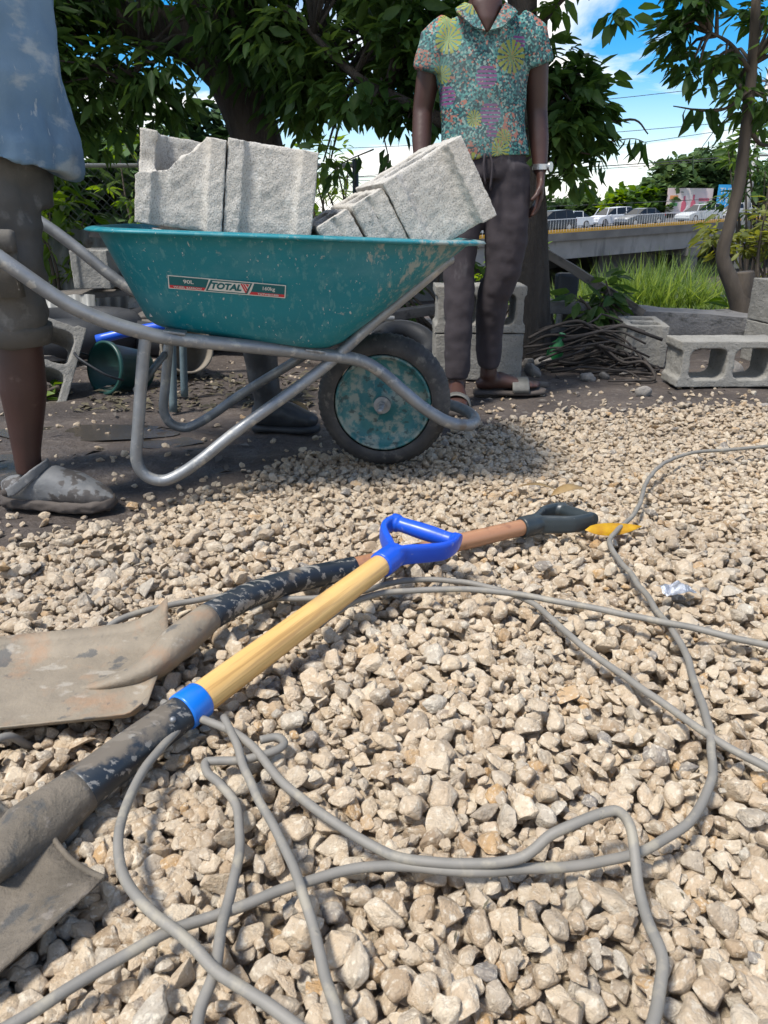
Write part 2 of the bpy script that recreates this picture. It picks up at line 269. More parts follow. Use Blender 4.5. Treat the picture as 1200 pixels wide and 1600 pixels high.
# ---------------------------------------------------------------- mesh helpers
def vnoise(x, y, seed=0):
    xi = np.floor(x).astype(int); yi = np.floor(y).astype(int); fx = x-xi; fy = y-yi
    fx = fx*fx*(3-2*fx); fy = fy*fy*(3-2*fy)
    def h(a, b):
        n = (a*374761393 + b*668265263 + seed*974634) & 0x7fffffff
        n = ((n ^ (n >> 13))*1274126177) & 0x7fffffff
        return (n & 0xffff)/65535.0
    return (h(xi,yi)*(1-fx)+h(xi+1,yi)*fx)*(1-fy)+(h(xi,yi+1)*(1-fx)+h(xi+1,yi+1)*fx)*fy
def fbm(x, y, o=4, seed=0):
    s = 0; a = .5; t = 0
    for i in range(o):
        s = s+a*vnoise(x*2**i+i*17.3, y*2**i+i*9.1, seed+i); t += a; a *= .55
    return s/t
def finish(name, me, m, parent=None, smooth=False, auto=None):
    if m and not me.materials: me.materials.append(m)
    if smooth: me.shade_smooth()
    o = bpy.data.objects.new(name, me); COL.objects.link(o)
    if parent is not None: o.parent = parent
    return o
def obj(name, bm, m, parent=None, smooth=False, origin=None, bevel=0, recalc=True):
    """link a bmesh; verts are in world (or parent-root) coordinates, moved so that the object's own origin is its parent's"""
    if recalc: bmesh.ops.recalc_face_normals(bm, faces=bm.faces)
    if bevel:
        ed = [e for e in bm.edges if len(e.link_faces) == 2 and e.calc_face_angle(0) > .5]
        bmesh.ops.bevel(bm, geom=ed, offset=bevel, segments=2, affect='EDGES', profile=.6, clamp_overlap=True)
    me = bpy.data.meshes.new(name); bm.to_mesh(me); bm.free()
    if origin is not None: me.transform(Matrix.Translation(-Vector(origin)))
    o = finish(name, me, m, parent, smooth)
    return o
def tag(o, label=None, cat=None, group=None, kind=None):
    if label: o['label'] = label
    if cat: o['category'] = cat
    if group: o['group'] = group
    if kind: o['kind'] = kind
    return o
def empty(name, loc, rot=(0,0,0), label=None, cat=None, group=None):
    o = bpy.data.objects.new(name, None); COL.objects.link(o); o.location = loc; o.rotation_euler = rot; o.empty_display_size = .1
    return tag(o, label, cat, group)
def catmull(pts, n):
    P = [Vector(p) for p in pts]; res = []
    if len(P) < 3: return [P[0].lerp(P[-1], i/n) for i in range(n+1)]
    P = [P[0]*2-P[1]]+P+[P[-1]*2-P[-2]]
    segs = len(P)-3; per = max(1, n//segs)
    for i in range(segs):
        a, b, c, d = P[i:i+4]
        for j in range(per):
            t = j/per
            res.append(.5*((2*b)+(c-a)*t+(2*a-5*b+4*c-d)*t*t+(3*b-a-3*c+d)*t**3))
    res.append(P[-2]); return res
def loft(bm, pts, radii, seg=12, ref=(0,1,0), caps=True, sq=2.0):
    """tube through pts; radii: r or (r along side, r along other). ref fixes the side vector, None = carried along"""
    P = [Vector(p) for p in pts]; n = len(P); rings = []; side0 = None
    for i in range(n):
        t = (P[min(i+1,n-1)]-P[max(i-1,0)]).normalized()
        if ref is not None:
            s = t.cross(Vector(ref))
            if s.length < 1e-4: s = t.orthogonal()
            s.normalize()
        else:
            s = t.orthogonal().normalized() if side0 is None else (side0-t*side0.dot(t)).normalized()
            side0 = s
        o = s.cross(t).normalized()
        r = radii[i] if isinstance(radii, (list, tuple)) and len(radii) == n else radii
        ra, rb = (r if isinstance(r, (list, tuple)) else (r, r))
        ring = []
        for k in range(seg):
            a = 2*math.pi*k/seg; c, d = math.cos(a), math.sin(a)
            e = 2/sq; c = math.copysign(abs(c)**e, c); d = math.copysign(abs(d)**e, d)
            ring.append(bm.verts.new(P[i]+s*(ra*c)+o*(rb*d)))
        rings.append(ring)
    for i in range(n-1):
        for k in range(seg):
            bm.faces.new((rings[i][k], rings[i][(k+1)%seg], rings[i+1][(k+1)%seg], rings[i+1][k]))
    if caps:
        bm.faces.new(rings[0][::-1]); bm.faces.new(rings[-1])
    return rings
def tube(pts, r, n=24, seg=12, ref=None, name=None):
    bm = bmesh.new(); P = catmull(pts, n) if n else pts
    if isinstance(r, (list, tuple)):
        m_ = len(P); rr = []
        for i in range(m_):
            f = i/(m_-1)*(len(r)-1); a = int(min(f, len(r)-2)); u = f-a
            q, p = r[a], r[a+1]
            if isinstance(q, (int, float)): q = (q, q)
            if isinstance(p, (int, float)): p = (p, p)
            rr.append((q[0]*(1-u)+p[0]*u, q[1]*(1-u)+p[1]*u))
        r = rr
    loft(bm, P, r, seg, ref); return bm
def box(bm, c, s, rot=None, jit=0):
    v = []
    for x in (-1,1):
        for y in (-1,1):
            for z in (-1,1):
                p = Vector((x*s[0]/2, y*s[1]/2, z*s[2]/2))
                if jit: p += Vector((random.uniform(-jit,jit), random.uniform(-jit,jit), random.uniform(-jit,jit)))
                if rot is not None: p = rot @ p
                v.append(bm.verts.new(p+Vector(c)))
    for f in ((0,1,3,2),(4,6,7,5),(0,4,5,1),(2,3,7,6),(0,2,6,4),(1,5,7,3)): bm.faces.new([v[i] for i in f])
    return v
def cyl(bm, a, b, r, r2=None, seg=16, caps=True): loft(bm, [a, b], [r, r2 if r2 is not None else r], seg, None, caps)
def ball(bm, c, r, sub=2, sc=(1,1,1)):
    q = bmesh.ops.create_icosphere(bm, subdivisions=sub, radius=r)
    for v in q['verts']: v.co = Vector((v.co.x*sc[0], v.co.y*sc[1], v.co.z*sc[2]))+Vector(c)
def remeshed(bm, vox, name='body', smooth=4, disp=(), target=None):
    """fuse overlapping closed shapes into one continuous surface"""
    me = bpy.data.meshes.new(name); bmesh.ops.recalc_face_normals(bm, faces=bm.faces); bm.to_mesh(me); bm.free()
    o = bpy.data.objects.new(name, me); COL.objects.link(o)
    md = o.modifiers.new('r', 'REMESH'); md.mode = 'VOXEL'; md.voxel_size = vox
    if smooth: sm = o.modifiers.new('s', 'SMOOTH'); sm.iterations = smooth; sm.factor = .5
    dg = bpy.context.evaluated_depsgraph_get(); dg.update()
    me2 = bpy.data.meshes.new_from_object(o.evaluated_get(dg)); me2.name = name
    bpy.data.objects.remove(o); bpy.data.meshes.remove(me)
    if disp:
        n = len(me2.vertices); co = np.empty(n*3, 'f'); me2.vertices.foreach_get('co', co); no = np.empty(n*3, 'f'); me2.vertices.foreach_get('normal', no)
        co = co.reshape(-1,3); no = no.reshape(-1,3)
        for f, a, ax in disp:      # frequency, amplitude, per-axis stretch
            p = co*np.array(ax)*f
            d = np.array([mnoise.noise(Vector(q)) for q in p])
            co = co+no*(d*a)[:,None]
        me2.vertices.foreach_set('co', co.ravel().astype('f')); me2.update()
    me2.shade_smooth()
    return me2
def fast_mesh(name, V, F, mats=None, attrs=None):
    me = bpy.data.meshes.new(name); V = np.asarray(V, 'f'); F = np.asarray(F, 'i')
    k = F.shape[1]; me.vertices.add(len(V)); me.vertices.foreach_set('co', V.ravel())
    me.loops.add(F.size); me.loops.foreach_set('vertex_index', F.ravel()); me.polygons.add(len(F))
    me.polygons.foreach_set('loop_start', np.arange(0, F.size, k, dtype='i')); me.update(calc_edges=True)
    if attrs is not None:
        a = me.attributes.new('tint', 'FLOAT', 'POINT'); a.data.foreach_set('value', np.asarray(attrs, 'f'))
    return me

# ---------------------------------------------------------------- ground
def G(y): return .09-.06*np.clip((y-1.0)/1.3, 0, 1)
EDGE = [(-3,.1),(-1.5,1.0),(-.9,1.44),(-.6,1.70),(-.25,2.18),(.24,2.50),(.63,2.70),(1.1,2.84),(1.63,2.93),(3,3.05),(5,3.2)]
def edge_y(x): return np.interp(x, [e[0] for e in EDGE], [e[1] for e in EDGE])
def terrain(x, y):
    z = .010*(fbm(x*9, y*9, 4, 3)-.5)*2+.03*(fbm(x*1.7, y*1.7, 3, 9)-.5)
    near = np.clip((8-np.abs(x))/3, 0, 1)*np.clip((9-y)/3, 0, 1)
    z = z*near
    d = np.clip((edge_y(x)-y)/.35, 0, 1)
    z = z*(1-d*.7)+d*(G(y)-.048)
    y0 = 5.4+np.clip((-x-.2)*2.2, 0, 9)
    s = np.clip((y-y0)/38, 0, 1); z = z-5.6*s**.85*np.clip((y-y0)/1.0, 0, 1)
    rise = np.clip((y-76)/14, 0, 1); z = z+5.0*rise*rise*(3-2*rise)
    return z
def axis(lo, hi, step, outer):
    a = list(np.arange(lo, hi+1e-6, step)); l = []; r = []; s = step; p = lo; q = hi
    while p > -outer:
        s *= 1.28; p -= s; q += s; l.append(p); r.append(q)
    return np.array(l[::-1]+a+r)
gx = axis(-2.8, 3.2, .022, 900); gy = axis(.0, 5.4, .022, 900)
X, Y = np.meshgrid(gx, gy); Z = terrain(X, Y)
nx, ny = len(gx), len(gy); idx = np.arange(nx*ny).reshape(ny, nx)
F = np.stack([idx[:-1,:-1], idx[:-1,1:], idx[1:,1:], idx[1:,:-1]], -1).reshape(-1,4)
gm = fast_mesh('ground', np.stack([X,Y,Z],-1).reshape(-1,3), F)
ground = finish('ground', gm, m_dirt, None, True); tag(ground, kind='structure')
sa_ = gm.attributes.new('sand', 'FLOAT', 'POINT'); sa_.data.foreach_set('value', np.clip((edge_y(X)-Y)/.2, 0, 1).ravel().astype('f'))
_nt = m_dirt.node_tree; _b = _nt.nodes['Principled BSDF']; _l = _b.inputs['Base Color'].links[0].from_socket
_at = _nt.nodes.new('ShaderNodeAttribute'); _at.attribute_name = 'sand'; _mx = _nt.nodes.new('ShaderNodeMix'); _mx.data_type = 'RGBA'
_nt.links.new(_at.outputs['Fac'], _mx.inputs[0]); _nt.links.new(_l, _mx.inputs[6]); _mx.inputs[7].default_value = (.42,.34,.24,1); _nt.links.new(_mx.outputs[2], _b.inputs['Base Color'])
def gz(x, y): return float(terrain(np.array([float(x)]), np.array([float(y)]))[0])

# ---------------------------------------------------------------- gravel: crushed limestone, dropped stone by stone onto a height field
def rock_mesh(i, sub=1):
    r_ = random.Random(100+i); bm = bmesh.new()
    a, b, c = 1.0, r_.uniform(.62,.95), r_.uniform(.45,.75)
    for k in range(r_.randint(11,17)):
        v = Vector((r_.gauss(0,1), r_.gauss(0,1), r_.gauss(0,1))).normalized()*r_.uniform(.86,1.05)
        bm.verts.new((v.x*a, v.y*b, v.z*c))
    q = bmesh.ops.convex_hull(bm, input=bm.verts)
    bmesh.ops.delete(bm, geom=[v for v in bm.verts if not v.link_faces], context='VERTS')
    bmesh.ops.dissolve_limit(bm, angle_limit=.25, verts=bm.verts, edges=bm.edges)
    bmesh.ops.bevel(bm, geom=list(bm.edges), offset=.10, segments=2, affect='EDGES', profile=.5, clamp_overlap=True)
    bmesh.ops.triangulate(bm, faces=bm.faces)
    bmesh.ops.subdivide_edges(bm, edges=[e for e in bm.edges if e.calc_length() > .45], cuts=1, use_grid_fill=True)
    bmesh.ops.triangulate(bm, faces=bm.faces)
    bmesh.ops.smooth_vert(bm, verts=bm.verts, factor=.35, use_axis_x=True, use_axis_y=True, use_axis_z=True)
    for v in bm.verts:
        d = mnoise.noise(v.co*2.1+Vector((i*3.1,0,0)))*.08+mnoise.noise(v.co*5+Vector((0,i*2.7,0)))*.02
        v.co += v.co.normalized()*d
    bmesh.ops.recalc_face_normals(bm, faces=bm.faces)
    me = bpy.data.meshes.new('stone'); bm.to_mesh(me); bm.free(); me.materials.append(m_stone); me.shade_smooth()
    me.set_sharp_from_angle(angle=R(38))
    return me
ROCKS = [rock_mesh(i) for i in range(26)]
CS = .005; X0, Y0, X1, Y1 = -2.9, .12, 3.2, 4.2
hx = np.arange(X0, X1, CS); hy = np.arange(Y0, Y1, CS); HX, HY = np.meshgrid(hx, hy)
HM = terrain(HX, HY).astype('f')
stones = []
def drop(x, y, s, flat=.62, sink=.0):
    rr = s*.74; k = int(rr/CS)+1; j = int((x-X0)/CS); i = int((y-Y0)/CS)
    if i-k < 0 or j-k < 0 or i+k+1 > HM.shape[0] or j+k+1 > HM.shape[1]: return
    sub = HM[i-k:i+k+1, j-k:j+k+1]; yy, xx = np.mgrid[-k:k+1, -k:k+1]*CS; d2 = (xx*xx+yy*yy)/(rr*rr); msk = d2 < 1
    h = sub[msk]; base = .75*h.mean()+.25*h.max()
    hc = s*flat
    z = base+hc*(.62-sink)
    top = z+hc*np.sqrt(np.clip(1-d2, 0, 1))
    sub[msk] = np.maximum(sub[msk], top[msk])
    stones.append((x, y, z, s))
n = 0
def scatter(count, smin, smax, power, band=None):
    for _ in range(count):
        v = random.random(); y = .14+(3.5-.14)*v**.95
        hw = .62*(y*.93+.3)+.75
        x = random.uniform(-hw, hw)
        e = float(edge_y(x)); d = y-e
        if d > 0 and random.random() > math.exp(-d*8)*.22: continue
        if -.25 < d <= 0 and random.random() < (.25+d)*.9: continue
        best = None      # a stone rolls to the lowest of a few nearby spots
        for _k in range(4):
            xx_ = x+random.uniform(-.03,.03); yy_ = y+random.uniform(-.03,.03); jj = int((xx_-X0)/CS); ii = int((yy_-Y0)/CS)
            if 2 < ii < HM.shape[0]-3 and 2 < jj < HM.shape[1]-3:
                hh = float(HM[ii-1:ii+2, jj-1:jj+2].mean())-float(G(yy_))
                if best is None or hh < best[0]: best = (hh, xx_, yy_)
        if best: x, y = best[1], best[2]
        drop(x, y, random.uniform(smin, smax)*(.9 if y > 1.6 else 1.0), random.uniform(.5,.72))
scatter(12000, .009, .016, 1)
scatter(27500, .010, .0185, 1)
scatter(5800, .016, .0235, 1)
scatter(13500, .007, .0125, 1)
# stray stones in the dirt yard
for _ in range(1500):
    x = random.uniform(-2.2, 2.6); y = random.uniform(1.2, 3.9)
    if y > edge_y(x)+.02: drop(x, y, random.choice((.004,.006,.009,.012,.015))*random.uniform(.8,1.2), .6, .35)
cb_c1= [(1.174, 2.173, 0.008), (1.017, 2.126, 0.008), (0.909, 2.096, 0.008), (0.795, 1.989, 0.008), (0.685, 1.814, 0.008), (0.606, 1.631, 0.008), (0.548, 1.519, 0.008), (0.491, 1.439, 0.008), (0.462, 1.38, 0.008), (0.453, 1.299, 0.008), (0.454, 1.167, 0.008), (0.45, 1.045, 0.008), (0.451, 0.965, 0.008), (0.434, 0.873, 0.008), (0.419, 0.801, 0.008), (0.403, 0.738, 0.008), (0.38, 0.682, 0.008), (0.342, 0.627, 0.008), (0.293, 0.587, 0.008), (0.247, 0.566, 0.008), (0.192, 0.554, 0.008), (0.14, 0.549, 0.008), (0.089, 0.545, 0.008), (0.038, 0.55, 0.008), (-0.006, 0.552, 0.008), (-0.05, 0.543, 0.008), (-0.098, 0.524, 0.008), (-0.154, 0.496, 0.008), (-0.201, 0.473, 0.008), (-0.255, 0.434, 0.008), (-0.283, 0.41, 0.008), (-0.306, 0.393, 0.008), (-0.336, 0.373, 0.008)]
cb_c2= [(-0.291, 0.808, 0.008), (-0.233, 0.775, 0.008), (-0.173, 0.738, 0.008), (-0.108, 0.656, 0.008), (-0.054, 0.604, 0.008), (-0.007, 0.569, 0.008), (0.032, 0.554, 0.008), (0.089, 0.548, 0.008), (0.127, 0.547, 0.012), (0.146, 0.551, 0.02), (0.165, 0.559, 0.035), (0.195, 0.567, 0.045), (0.221, 0.573, 0.05), (0.236, 0.574, 0.05), (0.245, 0.564, 0.04), (0.244, 0.539, 0.025), (0.239, 0.513, 0.012), (0.238, 0.483, 0.008), (0.24, 0.446, 0.008), (0.225, 0.412, 0.008), (0.211, 0.387, 0.008), (0.198, 0.359, 0.008)]
cb_c3= [(-0.235, 0.843, 0.008), (-0.255, 0.75, 0.008), (-0.275, 0.682, 0.008), (-0.278, 0.622, 0.008), (-0.269, 0.57, 0.008), (-0.246, 0.524, 0.008), (-0.212, 0.489, 0.008), (-0.176, 0.464, 0.008), (-0.135, 0.429, 0.008), (-0.088, 0.402, 0.008), (-0.066, 0.387, 0.008), (-0.029, 0.359, 0.008)]
cb_c4= [(-0.154, 0.74, 0.008), (-0.133, 0.745, 0.008), (-0.123, 0.732, 0.008), (-0.135, 0.717, 0.008), (-0.167, 0.703, 0.008), (-0.197, 0.7, 0.008), (-0.211, 0.697, 0.008), (-0.204, 0.68, 0.008), (-0.185, 0.663, 0.008), (-0.163, 0.632, 0.008), (-0.149, 0.587, 0.008), (-0.145, 0.531, 0.008), (-0.146, 0.483, 0.008), (-0.145, 0.44, 0.008), (-0.148, 0.412, 0.008), (-0.148, 0.392, 0.008), (-0.145, 0.359, 0.008)]
cb_c5= [(-0.204, 0.775, 0.008), (-0.179, 0.726, 0.008), (-0.159, 0.677, 0.008), (-0.122, 0.604, 0.008), (-0.092, 0.547, 0.008), (-0.071, 0.496, 0.008), (-0.056, 0.452, 0.008), (-0.042, 0.412, 0.008), (-0.036, 0.392, 0.008), (-0.027, 0.359, 0.008)]
cb_c6= [(-0.51, 0.72, 0.008), (-0.478, 0.75, 0.008), (-0.46, 0.781, 0.008), (-0.439, 0.829, 0.008), (-0.449, 0.921, 0.008), (-0.45, 1.002, 0.008), (-0.4, 1.068, 0.008), (-0.326, 1.108, 0.008), (-0.254, 1.128, 0.008), (-0.153, 1.116, 0.008), (-0.066, 1.128, 0.008), (0.0, 1.172, 0.008), (0.046, 1.194, 0.008), (0.116, 1.194, 0.008), (0.181, 1.167, 0.008), (0.24, 1.116, 0.008), (0.263, 1.068, 0.008), (0.293, 0.974, 0.008), (0.329, 0.897, 0.008), (0.367, 0.822, 0.008), (0.406, 0.75, 0.008), (0.451, 0.695, 0.008), (0.497, 0.641, 0.008)]
cb_c7= [(-0.1, 1.002, 0.008), (-0.063, 1.068, 0.008), (-0.016, 1.111, 0.008), (0.044, 1.128, 0.008), (0.133, 1.133, 0.008), (0.218, 1.116, 0.008), (0.299, 1.084, 0.008), (0.391, 1.038, 0.008), (0.477, 0.996, 0.008), (0.573, 0.947, 0.008), (0.645, 0.905, 0.008)]
def cable_path(pts, lift):
    P = catmull([(x, y, 0) for x, y, o in pts], len(pts)*8); n_ = len(P)
    of = np.interp(np.linspace(0, 1, n_), np.linspace(0, 1, len(pts)), [max(0, o-.008) for x, y, o in pts])
    for p, o in zip(P, of):
        under = -.70 < p.x < -.33 and .77 < p.y < 1.0
        p.z = float(G(p.y))+.007+o+lift+.0035*mnoise.noise(Vector((p.x*7, p.y*7, lift*50))) if not under else .05
        p.x += .0030*mnoise.noise(Vector((p.x*20, p.y*20, lift*90))); p.y += .0030*mnoise.noise(Vector((p.y*20, p.x*20, 5+lift*90)))
    for _ in range(3):
        zs = [p.z for p in P]
        for i in range(2, n_-2): P[i].z = sum(zs[i-2:i+3])/5
    return P
LIFT = {1: 0, 2: .008, 3: .011, 4: .004, 5: .012, 6: 0, 7: .009}
PATHS = {k+1: cable_path(c, LIFT[k+1]) for k, c in enumerate((cb_c1, cb_c2, cb_c3, cb_c4, cb_c5, cb_c6, cb_c7))}
stones = np.array(stones)
print('PILE', np.percentile((HM-G(HY))[(HY < .9)&(np.abs(HX) < .4)&(HY>.4)], [5,25,50,75,95]), np.percentile((HM-G(HY))[(HY < 2.2)&(HY > 1.4)&(HX < .8)&(HX > .2)], [5,25,50,75,95]))
_pts = np.array([(p.x, p.y, p.z) for P in PATHS.values() for p in P])
for i in range(len(stones)):
    x, y, z, s = stones[i]
    d = np.hypot(_pts[:,0]-x, _pts[:,1]-y); j = d.argmin()
    if d[j] < s*.85+.006:
        lim = _pts[d < s*.85+.006, 2].min(); stones[i,2] = min(z, lim-.003-s*.60*max(.35, 1-(d[j]/(s+.006))**2))
for px_, py_, rx_, ry_, top_ in ((-.48,.885,.19,.13,.078),(-.40,.53,.20,.20,.070)):
    m_ = (np.abs(stones[:,0]-px_) < rx_)&(np.abs(stones[:,1]-py_) < ry_)
    stones[m_,2] = np.minimum(stones[m_,2], top_-stones[m_,3]*.7)
    q_ = (np.abs(HX-px_) < rx_)&(np.abs(HY-py_) < ry_); HM[q_] = np.minimum(HM[q_], top_)
ns = len(stones)
def surf(x, y, r=.012):
    j = int((x-X0)/CS); i = int((y-Y0)/CS); k = int(r/CS)+1
    i = min(max(i,k), HM.shape[0]-k-1); j = min(max(j,k), HM.shape[1]-k-1)
    return float(np.percentile(HM[i-k:i+k+1, j-k:j+k+1], 75))
# the 300 stones that show largest: near, on top of the pile, in view
dep = stones[:,1]*.928+(.7-stones[:,2])*.373
topz = np.array([HM[min(int((y-Y0)/CS),HM.shape[0]-1), min(int((x-X0)/CS),HM.shape[1]-1)] for x, y, z, s in stones])
onto = topz-(stones[:,2]+stones[:,3]*.62) < .004
inview = (np.abs(stones[:,0]) < .52*dep) & (stones[:,1] > .33)
score = stones[:,3]/dep*onto*inview
big = np.argsort(-score)[:300]; isbig = np.zeros(ns, bool); isbig[big] = True
rot = rng.uniform(-math.pi, math.pi, (ns,3)); rot[:,0] = rng.normal(0,.38,ns); rot[:,1] = rng.normal(0,.38,ns)
scl = stones[:,3:4]*rng.uniform(.9,1.15,(ns,3)); kind_i = rng.integers(0, len(ROCKS), ns)
for i in big:
    o = bpy.data.objects.new('stone', ROCKS[kind_i[i]]); COL.objects.link(o); o.parent = ground
    o.location = stones[i,:3]; o.rotation_euler = rot[i]; o.scale = scl[i]
rockcol = bpy.data.collections.new('stone_shapes')
for k, me in enumerate(ROCKS):
    o = bpy.data.objects.new('shape_%02d' % k, me); rockcol.objects.link(o)
keep = ~isbig
gv = bpy.data.meshes.new('gravel'); gv.vertices.add(int(keep.sum())); gv.vertices.foreach_set('co', stones[keep,:3].astype('f').ravel())
for nm, arr in (('rot', rot), ('scl', scl)):
    a = gv.attributes.new(nm, 'FLOAT_VECTOR', 'POINT'); a.data.foreach_set('vector', arr[keep].astype('f').ravel())
a = gv.attributes.new('idx', 'INT', 'POINT'); a.data.foreach_set('value', kind_i[keep].astype('i'))
gravel = finish('gravel', gv, m_stone, ground); tag(gravel, kind='stuff')
tr = bpy.data.node_groups.new('gravel_nodes', 'GeometryNodeTree')
tr.interface.new_socket('Geometry', in_out='INPUT', socket_type='NodeSocketGeometry'); tr.interface.new_socket('Geometry', in_out='OUTPUT', socket_type='NodeSocketGeometry')
gi = tr.nodes.new('NodeGroupInput'); go = tr.nodes.new('NodeGroupOutput'); ip = tr.nodes.new('GeometryNodeInstanceOnPoints'); ci = tr.nodes.new('GeometryNodeCollectionInfo')
ci.inputs['Collection'].default_value = rockcol; ci.inputs['Separate Children'].default_value = True; ci.inputs['Reset Children'].default_value = True
def na(nm, ty):
    q = tr.nodes.new('GeometryNodeInputNamedAttribute'); q.data_type = ty; q.inputs['Name'].default_value = nm; return q.outputs['Attribute']
e2 = tr.nodes.new('FunctionNodeEulerToRotation'); tr.links.new(na('rot','FLOAT_VECTOR'), e2.inputs[0])
tr.links.new(gi.outputs[0], ip.inputs['Points']); tr.links.new(ci.outputs[0], ip.inputs['Instance']); ip.inputs['Pick Instance'].default_value = True
tr.links.new(na('idx','INT'), ip.inputs['Instance Index']); tr.links.new(e2.outputs[0], ip.inputs['Rotation']); tr.links.new(na('scl','FLOAT_VECTOR'), ip.inputs['Scale'])
tr.links.new(ip.outputs[0], go.inputs[0])
md = gravel.modifiers.new('scatter', 'NODES'); md.node_group = tr
# larger round stones lying in the dirt
RR = []
for i in range(4):
    bm = bmesh.new(); bmesh.ops.create_icosphere(bm, subdivisions=3, radius=1)
    for v in bm.verts: v.co += v.co*(mnoise.noise(v.co*1.3+Vector((i*5,0,0)))*.35)
    me = bpy.data.meshes.new('rock'); bm.to_mesh(me); bm.free(); me.materials.append(m_rock); me.shade_smooth(); RR.append(me)
for k, (x, y, s, lab) in enumerate([(.70,3.47,.042,'flat grey stone at the foot of the trunk'),(.80,3.72,.05,'rounded stone against the trunk beside the rod pile'),(.93,3.36,.036,'brown round stone in front of the tangled rods'),
        (1.02,3.42,.026,'small grey stone under the tangled rods'),(1.08,3.05,.030,'pale flat stone lying alone in the dirt left of the empty hollow block'),(1.57,2.90,.045,'dark rounded stone at the right edge in front of the hollow block'),
        (.72,3.70,.035,'small stone touching the trunk at its left'),(1.66,3.52,.05,'brown stone seen through the right opening of the hollow block'),(1.50,2.86,.022,'small brown stone left of the dark rounded one at the right edge')]):
    o = bpy.data.objects.new('rock', RR[k%4]); COL.objects.link(o); o.location = (x, y, gz(x,y)+s*.35); o.rotation_euler = (random.random(), random.random(), random.random()*6); o.scale = (s*1.2, s, s*.7)
    tag(o, lab, 'stone', 'larger stones lying in the dirt')
bm = bmesh.new()
for cx_, cy_, rx, ry in ((-1.02,2.45,.34,.09),(-1.3,2.05,.30,.16),(-.72,2.35,.12,.06)):
    vs = []
    for k in range(40):
        a = 2*math.pi*k/40; q = 1+.35*mnoise.noise(Vector((math.cos(a)*1.4+cx_, math.sin(a)*1.4, 2)))
        vs.append(bm.verts.new((cx_+rx*q*math.cos(a), cy_+ry*q*math.sin(a), gz(cx_,cy_)+.003)))
    bm.faces.new(vs)
pu = obj('water', bm, m_water); tag(pu, kind='structure')

# ---------------------------------------------------------------- wheelbarrow (local frame: +x forward, origin under the wheel)
wb = empty('wheelbarrow', (0, 2.08, .012), (0, 0, R(8)), 'teal wheelbarrow loaded with concrete blocks, lifted off its legs by its steel handles', 'wheelbarrow')
def rr_ring(x0, x1, hw, z0, z1, rad, seg=8, y_c=0):
    """rounded rectangle ring; z0 at x0 end, z1 at x1 end"""
    pts = []
    for cx_, cy_, a0 in ((x1-rad, hw-rad, 0), (x0+rad, hw-rad, 90), (x0+rad, -hw+rad, 180), (x1-rad, -hw+rad, 270)):
        for k in range(seg+1):
            a = R(a0+90*k/seg); x = cx_+rad*math.cos(a); y = cy_+rad*math.sin(a)
            pts.append((x, y, z0+(z1-z0)*(x-x0)/(x1-x0)))
    return pts
def tub_ring(t, off=0.):
    # t 0 bottom .. 1 rim
    L_ = lambda a, b: a+(b-a)*t
    return rr_ring(L_(-.60,-.685)+off, L_(-.155,.185)-off*1.2, L_(.205,.332)-off, L_(.432,.660)+off*.3, L_(.362,.625)+off*.3, L_(.085,.15))
bm = bmesh.new(); rings = []
prof = [(-.0,.055),(0.0,.028),(.03,.008),(.10,0),(.3,0),(.6,0),(.85,0),(.97,0),(.985,-.006),(1.0,-.017),(1.02,-.021),(1.032,-.014),(1.03,-.004),(1.0,.0035),(.9,.004),(.5,.004),(.12,.006),(.05,.02),(.04,.06)]
for t, off in prof:
    rings.append([bm.verts.new(p) for p in tub_ring(t, off)])
for a, b in zip(rings, rings[1:]):
    k = len(a)
    for i in range(k): bm.faces.new((a[i], a[(i+1)%k], b[(i+1)%k], b[i]))
bm.faces.new(rings[0][::-1]); bm.faces.new(rings[-1])
tub = obj('tub', bm, m_tub, wb, True)
# frame: handle rails run down each side, round the wheel and join in the front loop
def side_pts(s):
    return [(-1.22,.33*s,.800),(-1.10,.33*s,.765),(-.95,.325*s,.672),(-.86,.32*s,.602),(-.754,.30*s,.512),(-.68,.28*s,.468),(-.612,.26*s,.440),(-.538,.24*s,.418),(-.346,.20*s,.387),(-.188,.17*s,.360),(-.088,.152*s,.340),(-.03,.15*s,.308),(.03,.15*s,.255),(.09,.15*s,.205),(.15,.148*s,.168),(.205,.13*s,.150),(.245,.085*s,.144)]
bm = tube(side_pts(-1)+[(.262,0,.142)]+side_pts(1)[::-1], .0165, 200, 14)
obj('frame', bm, m_steel, wb, True)
for s in (-1, 1):
    lg = [(-.595,.25*s,.425),(-.61,.25*s,.36),(-.64,.25*s,.20),(-.652,.25*s,.13),(-.638,.25*s,.088),(-.600,.25*s,.070),(-.56,.247*s,.080),(-.50,.238*s,.115),(-.40,.215*s,.185),(-.189,.165*s,.318),(-.06,.155*s,.425),(.08,.15*s,.535),(.130,.145*s,.575),(.150,.13*s,.585)]
    obj('leg', tube(lg, .0145, 120, 12), m_steel, wb, True)
    bm = tube([(-1.235,.33*s,.803),(-1.15,.33*s,.785),(-1.10,.33*s,.767)], [.019,.0205,.020], 8, 14); obj('grip', bm, m_black, wb, True)
    bm = bmesh.new(); box(bm, (-.53,.215*s,.432), (.05,.075,.006), Euler((0,R(8),0)).to_matrix()); obj('bracket', bm, m_steel, wb, bevel=.002); bm = bmesh.new(); box(bm, (-.20,.16*s,.372), (.05,.07,.006), Euler((0,R(8),0)).to_matrix()); obj('bracket', bm, m_steel, wb, bevel=.002)
    bm = bmesh.new(); box(bm, (.012,.125*s,.225), (.022,.005,.08)); cyl(bm, (0,.120*s,.195), (0,.135*s,.195), .011, seg=6); (obj('axle_bracket', bm, m_steel, wb) if s > 0 else bm.free())
